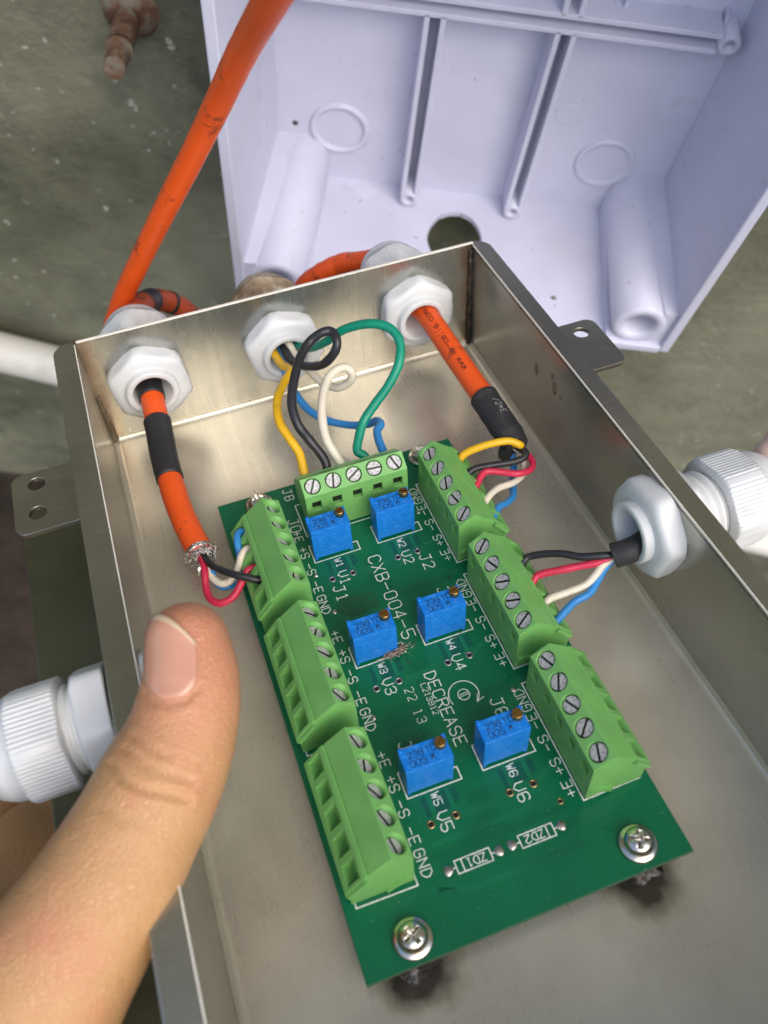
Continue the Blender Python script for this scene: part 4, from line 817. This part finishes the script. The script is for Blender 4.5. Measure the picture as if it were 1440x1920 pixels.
capsule(hand_mb, [PD(-60, 2030, 140), PD(-200, 1930, 165), PD(-160, 1800, 190)], [22, 24, 20])
capsule(hand_mb, [PD(-140, 2080, 145), PD(-300, 2250, 150), PD(-520, 2500, 160)], [24, 27, 28])
# web and side of the palm seen behind the thumb, then the fingers under the plate
fing = [([(-80, 1980, 168), (-10, 1790, 188), (45, 1640, 200), (60, 1570, 212), (150, 1545, 222), (240, 1560, 224)], [15, 13.5, 10.5, 9.0, 8.0, 7.2]),
        ([(-160, 1960, 175), (-90, 1740, 200), (-40, 1600, 215), (20, 1500, 228), (140, 1470, 235), (230, 1480, 236)], [15, 13, 10, 9.0, 8.2, 7.4]),
        ([(-250, 1940, 180), (-190, 1700, 210), (-130, 1560, 228), (-50, 1450, 242), (80, 1410, 250), (170, 1420, 250)], [14, 12, 9.6, 8.6, 7.8, 7.0]),
        ([(-320, 1930, 185), (-280, 1700, 215), (-210, 1560, 235), (-120, 1440, 250), (-10, 1390, 258), (70, 1390, 258)], [13, 11, 8.6, 7.6, 7.0, 6.2])]
for pp, rr_ in fing: capsule(hand_mb, [PD(*q) for q in pp], rr_, 22)
hm = hand_mb.mesh('hand'); ho = bpy.data.objects.new('tmp', hm); COL.objects.link(ho)
rm = ho.modifiers.new('r', 'REMESH'); rm.mode = 'VOXEL'; rm.voxel_size = 0.0007; smo = ho.modifiers.new('s', 'SMOOTH'); smo.factor = 0.5; smo.iterations = 14
bpy.context.view_layer.update(); hmesh = bpy.data.meshes.new_from_object(ho.evaluated_get(bpy.context.evaluated_depsgraph_get())); bpy.data.objects.remove(ho)
n = len(hmesh.vertices); co = np.empty(n*3); hmesh.vertices.foreach_get('co', co); co = co.reshape(-1, 3)*1000
no = np.empty(n*3); hmesh.vertices.foreach_get('normal', no); no = no.reshape(-1, 3)
cc = co @ RB.T+TB; px = cc[:, :2]/cc[:, 2:3]*FPX+np.array([720, 960]); toc = CAM-co; toc /= np.linalg.norm(toc, axis=1)[:, None]; fac = np.clip((no*toc).sum(1), 0, 1)
near = cc[:, 2] < 139
disp = np.zeros(n)
def crease(poly, depth, width):
    best = np.full(n, 1e9)
    for (x0, y0), (x1, y1) in zip(poly, poly[1:]):
        a = np.array([x0, y0]); d_ = np.array([x1-x0, y1-y0]); t = np.clip(((px-a)@d_)/(d_@d_), 0, 1); best = np.minimum(best, np.linalg.norm(px-(a+t[:, None]*d_), axis=1))
    global disp
    disp -= depth*np.exp(-(best/width)**2)*near*np.minimum(1, fac*2)
    disp += 0.35*depth*np.exp(-((best-width*2.0)/width)**2)*near*np.minimum(1, fac*2)
crease([(206, 1432), (228, 1462), (262, 1480), (310, 1490), (352, 1500)], 0.62, 7)
crease([(232, 1405), (268, 1432), (305, 1450), (358, 1462)], 0.36, 7)
crease([(250, 1380), (285, 1405), (318, 1418)], 0.28, 7)
crease([(188, 1512), (225, 1535), (280, 1548)], 0.16, 11)
crease([(268, 1300), (282, 1316), (320, 1322), (352, 1312), (372, 1290)], 0.3, 8)
# nail seat
disp -= 0.5*np.exp(-(((px[:, 0]-318)/48)**4+((px[:, 1]-1235)/70)**4))*near*fac
fr = np.array([noise.noise(Vector(p*0.25)) for p in co]); disp += 0.10*fr
co2 = (co+no*disp[:, None])
# blend local frame: base of the hand at the wrist
hroot = np.array(PD(-140, 2080, 145)); hmesh.vertices.foreach_set('co', ((co2-hroot)*0.001).ravel()); hmesh.polygons.foreach_set('use_smooth', [True]*len(hmesh.polygons)); hmesh.update()
hand = mk('hand', hmesh, 'skin', matrix=MBOX @ TR(*hroot)); tag(hand, 'bare left hand gripping the box edge, thumb up over the rim', 'hand')
# nail: curved plate laid on the thumb surface
from mathutils.bvhtree import BVHTree
bvh = BVHTree.FromPolygons([Vector(p) for p in co2.tolist()], [tuple(p.vertices) for p in hmesh.polygons])
def hit(pxx, pyy):
    for it in range(60):
        d_ = ray(pxx, pyy); d_ /= np.linalg.norm(d_); h = bvh.ray_cast(Vector(CAM), Vector(d_))
        if h[0] is not None and (RB @ np.array(h[0])+TB)[2] < 139: return np.array(h[0]), np.array(h[1])
        pxx += (345-pxx)*0.02; pyy += (1235-pyy)*0.02
mbn = MB(); nu, nv = 22, 26; rows = []
def nail_pt(u_, v_):   # v=0 cuticle .. 1 free edge
    hw = 50*(1-(1-v_/0.45)**2.3)**0.5 if v_ < 0.45 else 50-10*max(0, v_-0.75)
    ytip = 1154+52*u_-18*math.sin(PI*u_); yb_ = 1312-4*u_
    return 320+(2*u_-1)*hw, yb_-v_*(yb_-ytip)
top = []
for j in range(nv+1):
    v_ = max(0.012, j/nv)
    for i in range(nu+1):
        u_ = i/nu; bow = math.sin(PI*u_)**0.6; X_, Y_ = nail_pt(u_, v_)
        p_, n_ = hit(X_, Y_); lift = (0.08+0.5*bow)*min(1, v_/0.3)**0.7+0.6*max(0, v_-0.8)
        if min(u_, 1-u_) < 0.03: lift = 0.05
        top.append(p_+n_*lift)
fs = []; fm = []
for j in range(nv):
    for i in range(nu): fs.append((j*(nu+1)+i, j*(nu+1)+i+1, (j+1)*(nu+1)+i+1, (j+1)*(nu+1)+i)); fm.append(1 if j >= nv-2 else 0)
for f_, m_ in zip(fs, fm): mbn.f.append(list(f_)); mbn.mi.append(m_); mbn.sm.append(True)
mbn.v = [tuple(p-hroot) for p in top]
no_ = mk('thumb_nail', mbn, ['nail', 'nail_tip'], hand); sm_ = no_.modifiers.new('t', 'SOLIDIFY'); sm_.thickness = 0.00025; sm_.offset = 0
